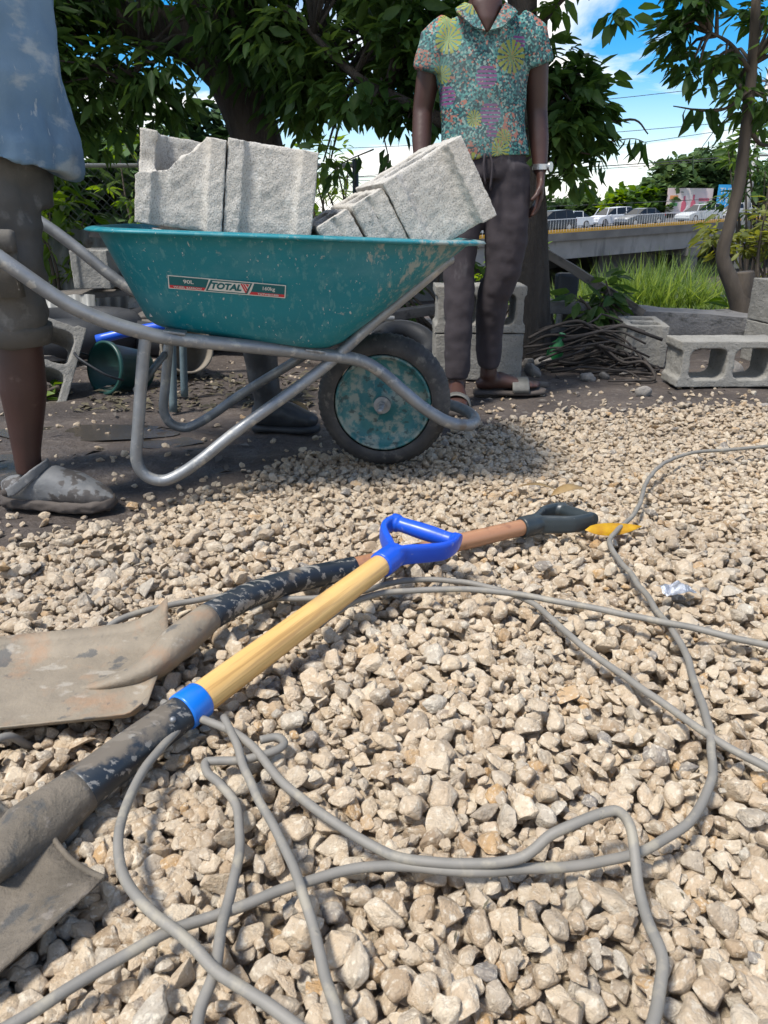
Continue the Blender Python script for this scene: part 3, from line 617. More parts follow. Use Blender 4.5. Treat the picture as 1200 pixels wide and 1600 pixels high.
bm = bmesh.new(); cyl(bm, (-.63,-.25,.30), (-.63,.25,.30), .010, seg=10); obj('cross_bar', bm, m_steel_dark, wb, True)
# wheel: turned slightly towards the camera
wh = empty('wheel', (0, 0, .196), (0, 0, R(-13))); wh.parent = wb
def lathe_y(prof, seg=72, mod=None):
    bm = bmesh.new(); rings = []
    for y, r in prof:
        ring = []
        for k in range(seg):
            a = 2*math.pi*k/seg; rr = r+(mod(k, y, r) if mod else 0); ring.append(bm.verts.new((rr*math.cos(a), y, rr*math.sin(a))))
        rings.append(ring)
    for a, b in zip(rings, rings[1:]):
        for i in range(seg): bm.faces.new((a[i], a[(i+1)%seg], b[(i+1)%seg], b[i]))
    return bm, rings
tp = []
for k in range(23):
    a = R(-200+220*k/22) if False else R(-112+224*k/22)
    tp.append((.047*math.sin(a), .152+.036*math.cos(a)))
def knob(k, y, r):
    if r > .172 and abs(y) > .016: return .0035 if (k+(1 if y > 0 else 0)) % 2 else -.0025
    if r > .184: return .0015 if (k//2) % 2 else 0
    return 0
bm, _ = lathe_y(tp, 144, knob)
obj('tyre', bm, m_tyre, wh, True)
bm, rg = lathe_y([(-.036,.128),(-.041,.136),(-.044,.131),(-.036,.124),(-.026,.118),(-.022,.09),(-.030,.06),(-.034,.030),(-.042,.026),(-.046,.014)], 64)
bm.faces.new(rg[-1])
obj('rim', bm, m_hub, wh, True)
bm, rg = lathe_y([(.036,.128),(.041,.136),(.044,.131),(.036,.124),(.026,.118),(.022,.09),(.030,.06),(.034,.030),(.042,.026),(.046,.014)], 64); bm.faces.new(rg[-1])
obj('rim', bm, m_hub, wh, True)
bm = bmesh.new(); cyl(bm, (0,-.128,0), (0,.128,0), .0085, seg=14); obj('axle', bm, m_steel, wh, True)
bm = bmesh.new(); cyl(bm, (0,-.062,0), (0,-.048,0), .024, seg=24); cyl(bm, (0,-.074,0), (0,-.062,0), .0125, seg=6); obj('hub_nut', bm, m_steel, wh, bevel=.0012)
# sticker on the near side of the tub, a plane 1.5 mm proud of the panel
zb, zt = (.445+(.375-.445)*.25), (.668+(.628-.668)*.25)
def side_y(z, x):
    z0 = .432-.07*(x+.60)/.445; z1 = .660-.035*(x+.685)/.87; t = (z-z0)/(z1-z0); return -(.205+(.332-.205)*t)
P0 = Vector((-.398, side_y(.536,-.398)-.0015, .536))
ex = Vector((1, 0, -.097)); q = Vector((P0.x+.1, side_y(P0.z-.0097, P0.x+.1)-.0015, P0.z-.0097)); ex = (q-P0).normalized()
q2 = Vector((P0.x, side_y(P0.z+.05, P0.x)-.0015, P0.z+.05)); ey = (q2-P0); ey = (ey-ex*ey.dot(ex)).normalized(); ez = ex.cross(ey).normalized()
MS = Matrix((( *[ex.x, ey.x, ez.x], P0.x), (*[ex.y, ey.y, ez.y], P0.y), (*[ex.z, ey.z, ez.z], P0.z), (0,0,0,1)))
stk = bpy.data.objects.new('sticker', bpy.data.meshes.new('sticker')); 
def quad(bm, pts, z, mi):
    f = bm.faces.new([bm.verts.new((x, y, z)) for x, y in pts]); f.material_index = mi
bm = bmesh.new(); W, Hh = .131, .0170
quad(bm, [(-W,-Hh),(W,-Hh),(W,Hh),(-W,Hh)], 0, 0)
i_ = .0022; sh = .004
quad(bm, [(-W+i_,-Hh+.0095),(-.0465-sh*.5,-Hh+.0095),(-.0455+sh,Hh-i_),(-W+i_,Hh-i_)], .0004, 1)
quad(bm, [(-W+i_,-Hh+i_),(-.049-sh,-Hh+i_),(-.0465-sh*.5,-Hh+.0095),(-W+i_,-Hh+.0095)], .0004, 2)
quad(bm, [(.0545-sh*.5,-Hh+.0095),(W-i_,-Hh+.0095),(W-i_,Hh-i_),(.0555+sh,Hh-i_)], .0004, 1)
quad(bm, [(.052-sh,-Hh+i_),(W-i_,-Hh+i_),(W-i_,-Hh+.0095),(.0545-sh*.5,-Hh+.0095)], .0004, 2)
quad(bm, [(-.045-sh,-Hh+i_),(.048-sh,-Hh+i_),(.0515+sh,Hh-i_),(-.0415+sh,Hh-i_)], .0004, 1)
quad(bm, [(-.040-sh,-Hh+.0048),(.0435-sh,-Hh+.0048),(.0465+sh,Hh-.0048),(-.037+sh,Hh-.0048)], .0008, 0)
quad(bm, [(.0285,Hh-.0055),(.0325,Hh-.0055),(.043,-Hh+.0075),(.040,-Hh+.0055)], .0012, 2)
quad(bm, [(.034,Hh-.0055),(.0375,Hh-.0055),(.0445,-Hh+.0155),(.0435,-Hh+.0095)], .0012, 2)
quad(bm, [(.039,Hh-.0055),(.0475,Hh-.0055),(.0455,-Hh+.0205)], .0012, 2)
me = stk.data; bm.to_mesh(me); bm.free(); me.materials.append(m_white); me.materials.append(m_stick); me.materials.append(m_red)
COL.objects.link(stk); stk.parent = wb; stk.matrix_local = MS
def lettering(txt, x, y, size, m, parent, z=.0014, shear=0, bold=0, ext=.0001, sx=1, name='lettering', rot=None, sp=1):
    cu = bpy.data.curves.new('t', 'FONT'); cu.body = txt; cu.size = size; cu.align_x = 'CENTER'; cu.align_y = 'CENTER'; cu.shear = shear; cu.offset = bold; cu.extrude = ext; cu.space_character = sp
    o = bpy.data.objects.new('t', cu); COL.objects.link(o); dg = bpy.context.evaluated_depsgraph_get()
    me = bpy.data.meshes.new_from_object(o.evaluated_get(dg)); bpy.data.objects.remove(o)
    me.transform(Matrix.Diagonal((sx,1,1,1))); me.materials.clear(); me.materials.append(m)
    l = bpy.data.objects.new(name, me); COL.objects.link(l); l.parent = parent; l.location = (x, y, z)
    if rot: l.rotation_euler = rot
    return l
lettering('TOTAL', -.0045, 0, .0215, m_stick, stk, shear=.25, bold=.0010, sx=1.0)
lettering('90L', -.0865, .0043, .0125, m_white, stk, bold=.0002, sx=1.25)
lettering('160kg', .0915, .0043, .0125, m_white, stk, bold=.0002, sx=1.0)
lettering('WHEEL BARROW', -.0885, -.0110, .0066, m_white, stk, bold=.0001, sx=1.2)
lettering('THTWB41800', .0915, -.0110, .0066, m_white, stk, bold=.0001, sx=1.2)

# ---------------------------------------------------------------- hollow concrete blocks
def block_bm(wd=.2, ln=.4, ht=.2, cores=2, web=.032, frog=.012):
    o = []
    hw, hl = wd/2, ln/2; a = hw-.035
    o = [(-hw,-hl),(-a,-hl),(-a+.012,-hl+frog),(a-.012,-hl+frog),(a,-hl),(hw,-hl),(hw,hl),(a,hl),(a-.012,hl-frog),(-a+.012,hl-frog),(-a,hl),(-hw,hl)]
    loops = [o]; clen = (ln-2*frog-web*(cores+1))/cores
    for c in range(cores):
        cy = -hl+frog+web+clen/2+c*(clen+web); r = .028; lp = []
        for sx_, sy_, a0 in ((1,1,0),(-1,1,90),(-1,-1,180),(1,-1,270)):
            for k in range(4):
                an = R(a0+90*k/3); lp.append((sx_*(hw-web-r)+r*math.cos(an), cy+sy_*(clen/2-r)+r*math.sin(an)))
        loops.append(lp[::-1])
    bm = bmesh.new(); tri = tessellate_polygon([[Vector((x,y,0)) for x, y in lp] for lp in loops]); flat = [p for lp in loops for p in lp]
    bot = [bm.verts.new((x,y,-ht/2)) for x, y in flat]; top = [bm.verts.new((x,y,ht/2)) for x, y in flat]
    for t in tri:
        bm.faces.new([bot[i] for i in t]); bm.faces.new([top[i] for i in t][::-1])
    k = 0
    for lp in loops:
        n_ = len(lp)
        for i in range(n_): bm.faces.new((bot[k+i], bot[k+(i+1)%n_], top[k+(i+1)%n_], top[k+i]))
        k += n_
    return bm
def block_mesh(m, vox=.0055, cut=None, seed=0, **kw):
    bm = block_bm(**kw)
    me = remeshed(bm, vox, 'block', 2, disp=((22,.0022,(1,1,1)),(60,.0016,(1,1,1)),(140,.0016,(1,1,1))))
    if cut:
        o = bpy.data.objects.new('x', me); COL.objects.link(o); cb = bmesh.new(); cut(cb); cm = remeshed(cb, .009, 'cut', 1, disp=((14,.012,(1,1,1)),(45,.006,(1,1,1))))
        c = bpy.data.objects.new('c', cm); COL.objects.link(c)
        md = o.modifiers.new('b', 'BOOLEAN'); md.object = c; md.operation = 'DIFFERENCE'; md.solver = 'EXACT'
        dg = bpy.context.evaluated_depsgraph_get(); dg.update(); me = bpy.data.meshes.new_from_object(o.evaluated_get(dg)); bpy.data.objects.remove(o); bpy.data.objects.remove(c)
    me.materials.clear(); me.materials.append(m); me.shade_smooth(); return me
B8 = block_mesh(m_conc, .005); B8o = block_mesh(m_conc_old, .0055); B4 = block_mesh(m_conc, .005, wd=.088, cores=2, web=.022, frog=.007)
def cutter(bm):
    # removes the upper left of the near end web, laying the core open
    vs = [(-.13,-.26,-.03),(-.098,-.26,.0),(-.03,-.26,.025),(.045,-.26,.09),(.07,-.26,.13),(-.13,-.26,.13)]
    a = [bm.verts.new(v) for v in vs]; b = [bm.verts.new((x, -.146, z)) for x, y, z in vs]
    bm.faces.new(a); bm.faces.new(b[::-1])
    for i in range(6): bm.faces.new((a[i], b[i], b[(i+1)%6], a[(i+1)%6]))
BBR = block_mesh(m_conc, .005, cut=cutter); B8F = block_mesh(m_conc, .005, frog=.022)
MW = Matrix.Translation((0, 2.08, .012)) @ Matrix.Rotation(R(8), 4, 'Z')
def place(name, me, M, label, cat='concrete block', group=None):
    o = bpy.data.objects.new(name, me); COL.objects.link(o); o.matrix_world = M; o.matrix_basis = M; return tag(o, label, cat, group)
def EM(loc, rx=0, ry=0, rz=0, sc=(1,1,1)): return Matrix.Translation(loc) @ Euler((R(rx),R(ry),R(rz))).to_matrix().to_4x4() @ Matrix.Diagonal((*sc,1))
GB = 'concrete blocks loaded in the wheelbarrow'
place('concrete_block', BBR, MW @ EM((-.4895,-.005,.757), 0, 8, 0, (.965,1,.99)), 'pale hollow block with a broken corner baring its core, at the back of the tub', group=GB)
place('concrete_block', B8, MW @ EM((-.2870,-.003,.735), 0, 8, -1, (1.01,1,.99)), 'pale square-ended block between the broken one and the tilted ones', group=GB)
place('concrete_block', B8F, MW @ EM((.096,-.005,.722), 0, -29, 3, (1.06,1,.98)), 'largest tilted block overhanging the front rim of the tub', group=GB)
place('concrete_block', B4, MW @ EM((-.031,-.006,.639), 0, -29, 3), 'thin tilted block between the largest tilted one and the lowest', group=GB)
place('concrete_block', B4, MW @ EM((-.113,-.009,.594), 0, -29, 3), 'lowest thin tilted block just above the rim in the middle of the tub', group=GB)
place('concrete_block', B8, MW @ EM((-.478,0,.548), 0, 8, 0), 'block under the broken one, hidden inside the tub', group=GB)
place('concrete_block', B8, MW @ EM((-.276,0,.524), 0, 8, 0), 'block under the square-ended one, hidden inside the tub', group=GB)
GR = 'concrete blocks standing about the yard'
place('concrete_block', B8o, EM((.425,3.44,.105), 0, 0, 91, (1.0,.98,1.02)), 'grey block lying on the dirt behind the man in the print shirt, lower of two', group=GR)
place('concrete_block', B8o, EM((.425,3.44,.312), 90, 0, 0, (1,1,1)) @ EM((0,0,0),0,0,90), 'grey block with open cores on top of another behind the man', group=GR)
place('concrete_block', B8o, EM((1.49,3.28,.102), 90, 0, 1) @ EM((0,0,0),0,0,90,(.98,1.12,.9)), 'empty hollow block on its side showing two open cores', group=GR)
place('concrete_block', B8o, EM((1.315,3.86,.10), 0, 0, -9), 'block with cores upward behind the one showing two open cores', group=GR)
place('concrete_block', B8o, EM((1.985,3.72,.10), 0, 0, 4), 'lower block of the pair at the right edge', group=GR)
place('concrete_block', B8o, EM((1.99,3.72,.305), 0, 0, 6), 'upper block of the pair at the right edge', group=GR)
place('concrete_block', B8o, EM((-1.40,3.06,.10), 62, 24, 22), 'tipped hollow block beside the calf of the man in blue', group=GR)
place('concrete_block', B8o, EM((-1.62,4.45,.42), 0, 0, 3), 'block on the junk pile behind the far handle', group=GR)
place('concrete_block', B8o, EM((-1.28,4.5,.30), 90, 0, 4) @ EM((0,0,0),0,0,90), 'hollow block in the junk pile seen behind the back of the tub', group=GR)

# ---------------------------------------------------------------- shovels
def d_grip(root, collar, f, s, m, ln=.115, half=.058, name='grip'):
    f = Vector(f).normalized(); s = Vector(s).normalized(); nrm = f.cross(s).normalized(); c = Vector(collar)
    bm = bmesh.new()
    loft(bm, [c-f*.03, c-f*.028, c+f*.0, c+f*.026], [.0215,.0235,.0235,.019], 16, None)
    for q in (-1, 1):
        P = catmull([c+f*.005+s*q*.008, c+f*.025+s*q*.014, c+f*.052+s*q*half*.62, c+f*.078+s*q*half*.93, c+f*(ln-.014)+s*q*half, c+f*(ln+.004)+s*q*half*.92], 25)
        n_ = len(P); loft(bm, P, [(.0215-.004*i/n_, .0072) for i in range(n_)], 12, tuple(s), sq=3)
        cyl(bm, c+f*ln+s*q*(half-.012), c+f*ln+s*q*(half+.003), .0175, seg=18)
    P = [c+f*ln+s*half*t for t in (-1,-.6,-.2,.2,.6,1)]; loft(bm, P, [.0150,.0145,.0160,.0160,.0145,.0150], 16, None)
    me = remeshed(bm, .0022, name, 3); me.materials.append(m); me.transform(Matrix.Translation(-root.location))
    return finish(name, me, None, root, True)
def part(bm, name, m, root, smooth=True, bevel=0): return obj(name, bm, m, root, smooth, origin=root.location, bevel=bevel)
def sheet(bm, fn, nu, nv, th):
    a = [[None]*(nv+1) for _ in range(nu+1)]; b = [[None]*(nv+1) for _ in range(nu+1)]
    for i in range(nu+1):
        for j in range(nv+1):
            p = Vector(fn(i/nu, -1+2*j/nv)); a[i][j] = bm.verts.new(p); b[i][j] = bm.verts.new(p-Vector((0,0,th)))
    for i in range(nu):
        for j in range(nv):
            bm.faces.new((a[i][j],a[i+1][j],a[i+1][j+1],a[i][j+1])); bm.faces.new((b[i][j],b[i][j+1],b[i+1][j+1],b[i+1][j]))
    for i in range(nu):
        bm.faces.new((a[i][0],b[i][0],b[i+1][0],a[i+1][0])); bm.faces.new((a[i][nv],a[i+1][nv],b[i+1][nv],b[i][nv]))
    for j in range(nv):
        bm.faces.new((a[0][j],a[0][j+1],b[0][j+1],b[0][j])); bm.faces.new((a[nu][j],b[nu][j],b[nu][j+1],a[nu][j+1]))
# near shovel: pale wood, blue grip
sa = empty('shovel', (-.2,.85,.06), label='shovel with pale wooden shaft, blue D grip and blue collar, lying across the other one', cat='shovel')
A0 = Vector((.000,1.155,.141)); A1 = Vector((-.246,.796,.112)); da = (A1-A0).normalized()
def along(bm_, org):   # put the part's own x axis along the shaft so that the grain follows it
    return bm_
def shaft(root, a, b, r0, r1, m, name='shaft'):
    a = Vector(a); b = Vector(b); ln = (b-a).length; bm = bmesh.new(); n_ = 24
    loft(bm, [(ln*i/n_,0,0) for i in range(n_+1)], [r0+(r1-r0)*i/n_ for i in range(n_+1)], 28, (0,1,0))
    o = obj(name, bm, m, root, True); q = (b-a).to_track_quat('X', 'Z').to_matrix().to_4x4()
    o.matrix_local = Matrix.Translation(a-root.location) @ q; return o
shaft(sa, A0, A1, .0195, .0222, m_wood)
d_grip(sa, A0-da*.018, -da, (.118,-.055,-.018), m_blue, .118, .066)
bm = bmesh.new(); loft(bm, [A1-da*.012, A1-da*.010, A1+da*.018, A1+da*.021], [.0235,.0248,.0255,.0250], 28, None); part(bm, 'collar', m_collar, sa)
S0 = A1+da*.016
pa = [S0, S0+da*.05, S0+da*.10, Vector((-.343,.655,.098)), Vector((-.378,.60,.090)), Vector((-.405,.555,.082))]
part(tube(pa[:4], [.0232,.0245,.0255,.0268], 30, 24), 'socket', m_black, sa)
part(tube([pa[3]-da*.002]+pa[4:], [.0270,.034,(.052,.016)], 20, 24), 'neck', m_mudblade, sa)
bm = bmesh.new()
for q in (.03,): 
    p = S0+da*q+Vector((.013,-.012,.0165)); ball(bm, p, .0042, 2)
part(bm, 'rivet', m_steel, sa)
dh = Vector((da.x, da.y, 0)).normalized(); ph = Vector((-dh.y, dh.x, 0))
if ph.x < 0: ph = -ph
def bladeA(u, v):
    p = Vector((-.375,.600,0))+dh*(.29*u-.012*(1-abs(v)))+ph*v*(.128-.02*u*u)
    z = .080+.030*abs(v)**2.2*(1-.5*u)+.022*math.exp(-(v/.28)**2)*(1-u)**2-.02*u
    return (p.x, p.y, z)
bm = bmesh.new(); sheet(bm, bladeA, 18, 20, .0035); part(bm, 'blade', m_mudblade, sa)
# a rolled footrest along the shoulder
bm = bmesh.new(); loft(bm, [Vector(bladeA(0, v/10))+Vector((0,0,-.001)) for v in range(-10, 11)], .0032, 8, None); part(bm, 'step', m_mudblade, sa)
# far shovel: reddish shaft, square blade
sb = empty('shovel', (0,1.2,.05), label='shovel with reddish wooden shaft, dark D grip and square rusty blade, lying underneath', cat='shovel')
B0 = Vector((.303,1.452,.083)); B1 = Vector((-.072,1.228,.092)); db = (B1-B0).normalized()
shaft(sb, B0, B1, .0175, .0185, m_wood_red)
d_grip(sb, B0-db*.016, -db, (.45,-.86,.10), m_blackpl, .128, .052)
pb = [B1-db*.02, B1+db*.03, Vector((-.165,1.145,.108)), Vector((-.225,1.075,.118)), Vector((-.272,1.005,.120)), Vector((-.305,.945,.112)), Vector((-.335,.898,.098)), Vector((-.385,.880,.086)), Vector((-.44,.872,.080))]
part(tube(pb[:5], [.0205,.0212,.0215,.022,.023], 32, 22), 'socket', m_black, sb)
part(tube(pb[4:], [.0232,.027,(.036,.020),(.030,.011),(.010,.003)], 24, 22), 'neck', m_blade, sb)
dbl = Vector((-.985,-.10,0)).normalized(); pbl = Vector((-dbl.y, dbl.x, 0))
if pbl.y < 0: pbl = -pbl
def bladeB(u, v):
    p = Vector((-.318,.885,0))+dbl*(.32*u)+pbl*v*.105
    lip = max(0, abs(v)-.72)/.28
    z = .092+.020*lip**2*(1 if v < 0 else 1.6)*(1-.25*u)+.010*math.exp(-(v/.3)**2)*(1-u)**3-.012*u
    if v > 0: p += pbl*.004*lip; z += .024*lip*math.exp(-(u/.12)**2)
    if u < .06: z += .014*(1-u/.06)*(1-math.exp(-(v/.3)**2))
    return (p.x, p.y, z)
bm = bmesh.new(); sheet(bm, bladeB, 40, 28, .003); part(bm, 'blade', m_blade, sb)

# ---------------------------------------------------------------- cables on the gravel
def cable(k, label, r=.0060):
    P = PATHS[k]; bm = bmesh.new(); root = P[len(P)//2]; loft(bm, P, r, 10, None)
    o = obj('electric_cable', bm, m_cable, None, True, origin=root); o.location = root
    return tag(o, label, 'cable', 'grey cables strewn over the gravel')
cable(1, 'grey cable passing the yellow leaf and curving round to the bottom left corner', 0.0053)
cable(2, 'grey cable with a raised kink, running to the bottom at the right', 0.0053)
cable(3, 'grey cable bowing left below the blue collar then crossing to the bottom edge', 0.0053)
cable(4, 'grey cable with a hooked loose end, snaking down left of centre', 0.0052)
cable(5, 'straightest grey cable, falling from the hooked end to the bottom edge', 0.0050)
cable(6, 'thin grey cable behind both shovels, sweeping down to the right edge', 0.0052)
cable(7, 'grey cable running nearly level from under the pale shaft to the right edge', 0.0053)
# leaf, foil scrap and dry leaves on the gravel
def leaf_bm(ln, wd, curl=.15, cup=.2, n_=8):
    bm = bmesh.new(); rows = []
    for i in range(n_+1):
        t = i/n_; h = wd*.5*math.sin(math.pi*min(1, t**.8))**.8 if 0 < t < 1 else .0006
        z = curl*ln*math.sin(t*math.pi)
        rows.append([bm.verts.new((t*ln, -h, z+cup*h)), bm.verts.new((t*ln, 0, z)), bm.verts.new((t*ln, h, z+cup*h))])
    for a, b in zip(rows, rows[1:]):
        for k in range(2): bm.faces.new((a[k], b[k], b[k+1], a[k+1]))
    return bm
def litter(name, ln, wd, loc, rot, m, label, cat, group=None, **kw):
    bm = leaf_bm(ln, wd, **kw); o = obj(name, bm, m, None, True, recalc=False); o.location = loc; o.rotation_euler = [R(a) for a in rot]
    md = o.modifiers.new('thickness', 'SOLIDIFY'); md.thickness = .0006
    return tag(o, label, cat, group)
litter('fallen_leaf', .135, .034, (.425,1.435,.082), (30,2,14), m_dryleaf, 'yellow leaf with red veins sticking out from under the dark grip', 'leaf', curl=-.05)
litter('fallen_leaf', .11, .03, (.41,1.70,.06), (10,0,25), m_brleaf, 'brown curled leaf on the gravel behind the dark grip', 'leaf', curl=.12)
litter('fallen_leaf', .10, .035, (.34,1.76,.062), (-10,0,-20), m_brleaf, 'brown leaf left of the other brown leaf behind the dark grip', 'leaf', curl=.1)
litter('fallen_leaf', .09, .04, (-.315,2.52,.10), (60,50,0), m_brleaf, 'orange-brown leaf leaning on the black boot', 'leaf', curl=.1)
bm = bmesh.new(); bmesh.ops.create_grid(bm, x_segments=16, y_segments=12, size=.028)
for v in bm.verts:
    a = math.hypot(v.co.x, v.co.y); v.co.y *= .6; v.co.x *= 1.1; v.co.z = .012*mnoise.noise(v.co*60)+.010*mnoise.noise(v.co*25+Vector((3,0,0)))+.010-a*.15
    v.co.x += .006*mnoise.noise(v.co*40)
o = obj('foil_scrap', bm, m_foil, None, False, recalc=False); o.location = (.505,1.135,.095); o.rotation_euler = (R(10),0,R(12)); tag(o, 'crumpled silver foil scrap beside the cable on the gravel', 'foil')
md = o.modifiers.new('thickness', 'SOLIDIFY'); md.thickness = .0008

# ---------------------------------------------------------------- people
def add_hand(bm, wrist, d, thumb, nrm, curl=.35, sc=1.0):
    """palm, four bent fingers of different lengths, thumb from the side of the palm; nrm = the way the fingers curl"""
    d = Vector(d).normalized(); nrm = (Vector(nrm)-d*Vector(nrm).dot(d)).normalized(); t = d.cross(nrm); 
    if t.dot(Vector(thumb)) < 0: t = -t
    w_ = Vector(wrist)
    loft(bm, [w_-d*.02, w_+d*.02*sc, w_+d*.055*sc, w_+d*.088*sc], [(.026*sc,.019*sc),(.033*sc,.016*sc),(.041*sc,.015*sc),(.040*sc,.012*sc)], 14, tuple(nrm))
    for k, (off, ln) in enumerate(((.030,.072),(.010,.080),(-.010,.074),(-.029,.058))):
        p = w_+d*(.072*sc)+t*off*sc; a = curl*(.6+.12*k); pts = [p-d*.02*sc]; dd = d
        for j, fr in enumerate((.45,.30,.25)):
            dd = (d*math.cos(a*(j+1)*.9)+nrm*math.sin(a*(j+1)*.9)).normalized(); p = p+dd*ln*fr*sc*1.15; pts.append(p)
        loft(bm, [w_+d*.06*sc+t*off*sc]+pts[1:], [.0088*sc,.0088*sc,.0080*sc,.0065*sc], 10, None)
    p = w_+d*.025*sc+t*.026*sc
    loft(bm, [p, p+(d*.6+t*.6+nrm*.3).normalized()*.035*sc, p+(d*.6+t*.6+nrm*.3).normalized()*.035*sc+(d*.9+t*.25+nrm*.5).normalized()*.030*sc, p+(d*.6+t*.6+nrm*.3).normalized()*.035*sc+(d*.9+t*.15+nrm*.7).normalized()*.055*sc], [.014*sc,.0115*sc,.010*sc,.0078*sc], 10, None)
def add_head(bm, c, face, up=(0,0,1), sc=1.0):
    c = Vector(c); f = Vector(face).normalized(); u = Vector(up); s = f.cross(u).normalized()
    def P(a, b, h): return c+s*a*sc+f*b*sc+u*h*sc
    q = bmesh.ops.create_icosphere(bm, subdivisions=3, radius=1)
    for v in q['verts']:
        x, y, z = v.co; tz = .118*z; k = 1-.28*max(0, -z)**1.5; yy = y*.092*(1 if z > -.3 else .95)+(.012 if z < 0 and y > 0 else 0); v.co = P(x*.074*k, yy, tz)
    loft(bm, [P(0,.088,.022), P(0,.100,0), P(0,.110,-.022), P(0,.096,-.032)], [.007,.010,.015,.010], 10, tuple(s))       # nose
    loft(bm, [P(-.024,.086,-.056), P(0,.099,-.054), P(.024,.086,-.056)], [.005,.008,.005], 8, None)                        # lips
    loft(bm, [P(-.02,.086,-.066), P(0,.098,-.066), P(.02,.086,-.066)], [.005,.008,.005], 8, None)
    for q in (-1, 1):
        loft(bm, [P(.012*q,.094,.030), P(.045*q,.078,.030)], [.007,.006], 8, None)                                         # brow
        loft(bm, [P(.072*q,.0,.022), P(.082*q,-.006,.012), P(.080*q,-.004,-.014), P(.072*q,.004,-.026)], [(.008,.014),(.006,.020),(.006,.016),(.005,.008)], 10, None)
    return [P(.030*q,.080,.012) for q in (-1,1)], P
def body_mesh(name, bm, root, m, vox=.0065, disp=()):
    me = remeshed(bm, vox, name, 4, disp); me.transform(Matrix.Translation(-root.location)); me.materials.append(m); return finish(name, me, None, root, True)
def add_foot(bm, ankle, heel, toe, wd=.045):
    h = Vector(heel); t = Vector(toe); a = Vector(ankle); d = (t-h).normalized(); ln = (t-h).length
    loft(bm, [h+Vector((0,0,.022)), h+d*ln*.12+Vector((0,0,.032)), h+d*ln*.35+Vector((0,0,.040)), h+d*ln*.6+Vector((0,0,.028)), h+d*ln*.82+Vector((0,0,.019))], [(.020,.018),(.034,.030),(.034,.036),(wd*.95,.024),(wd,.015)], 14, (0,0,1))
    s = d.cross(Vector((0,0,1)))
    for k, (o_, l_, r_) in enumerate(((-.030,.21,.0125),(-.012,.19,.0085),(.003,.175,.0078),(.017,.155,.0072),(.030,.13,.0068))):
        b_ = h+d*ln*.78+s*o_+Vector((0,0,.016)); loft(bm, [b_, b_+d*ln*l_*.6+Vector((0,0,.004)), b_+d*ln*l_], [r_,r_*1.05,r_*.8], 8, None)
    loft(bm, [a+Vector((0,0,.03)), a-Vector((0,0,.01)), h+d*ln*.22+Vector((0,0,.04))], [.034,.036,.034], 12, None)

# the man in the print shirt, facing the camera behind the barrow
p2 = empty('person', (.37,3.0,0), label='standing man in tropical print shirt, dark joggers and slide sandals', cat='person')
bm = bmesh.new(); Yp = 3.0
loft(bm, [(.345,3.0,.95),(.34,3.0,1.10),(.34,3.0,1.25),(.34,3.0,1.30),(.34,2.995,1.345),(.34,2.99,1.38),(.34,2.985,1.44)], [(.13,.09),(.13,.095),(.14,.095),(.125,.092),(.062,.066),(.050,.055),(.048,.055)], 20)
loft(bm, [(.342,2.880,1.265),(.342,2.884,1.30),(.342,2.902,1.345),(.342,2.94,1.39)], [(.007,.008),(.030,.018),(.052,.030),(.050,.045)], 14)
loft(bm, [(.20,3.0,1.29),(.165,3.01,1.20),(.140,3.03,1.05),(.137,3.00,.95),(.135,2.96,.845)], [.050,.046,.037,.036,.024], 14)
loft(bm, [(.50,3.0,1.30),(.535,3.01,1.20),(.555,3.03,1.05),(.566,3.01,.95),(.574,2.985,.845)], [.050,.046,.038,.036,.025], 14)
add_hand(bm, (.134,2.955,.83), (-.02,-.12,-1), (0,-1,0), (1,0,0), .45, .95)
add_hand(bm, (.575,2.98,.83), (.02,-.06,-1), (0,-1,0), (-1,0,0), .45, .95)
loft(bm, [(.31,3.0,.90),(.292,2.97,.5),(.29,2.90,.12)], [.06,.045,.032], 12); loft(bm, [(.43,3.0,.90),(.455,2.99,.5),(.432,3.05,.14)], [.06,.045,.032], 12)
loft(bm, [(.31,3.0,.92),(.43,3.0,.92)], [.07,.07], 12, None)
add_foot(bm, (.432,3.055,.10), (.385,3.065,.020), (.665,3.075,.020)); add_foot(bm, (.288,2.895,.10), (.292,2.94,.020), (.268,2.69,.020))
eyes, HP = add_head(bm, (.335,2.985,1.525), (0,-1,-.1))
body_mesh('body', bm, p2, m_skin, .006)
for e in eyes:
    bm = bmesh.new(); ball(bm, e, .0125, 2); eo = part(bm, 'eye', m_eye, p2)
bm = bmesh.new(); q = bmesh.ops.create_icosphere(bm, subdivisions=3, radius=1)
for v in q['verts']: v.co = Vector((.335+.079*v.co.x, 2.998+.090*v.co.y, 1.560+.090*v.co.z+(.02 if v.co.y < -.3 else 0)))
body_mesh('hair', bm, p2, m_hair, .006, ((60,.004,(1,1,1)),))
bm = bmesh.new()
loft(bm, [(.372,3.0,.885),(.368,3.0,.93),(.358,3.0,1.0),(.35,3.0,1.10),(.342,3.0,1.22),(.342,3.0,1.30),(.342,3.0,1.325),(.34,3.005,1.338)], [(.165,.118),(.163,.122),(.155,.125),(.155,.125),(.172,.120),(.160,.100),(.115,.080),(.085,.066)], 28)
loft(bm, [(.235,3.0,1.295),(.19,3.0,1.255),(.168,3.005,1.165)], [(.058,.066),(.066,.072),(.062,.070)], 18); loft(bm, [(.45,3.0,1.300),(.50,3.0,1.265),(.530,3.005,1.185)], [(.058,.066),(.066,.072),(.064,.072)], 18)
WR = ((6,.011,(1,1,.6)),(14,.006,(1,1,1)))
body_mesh('shirt', bm, p2, m_print, .006, WR)
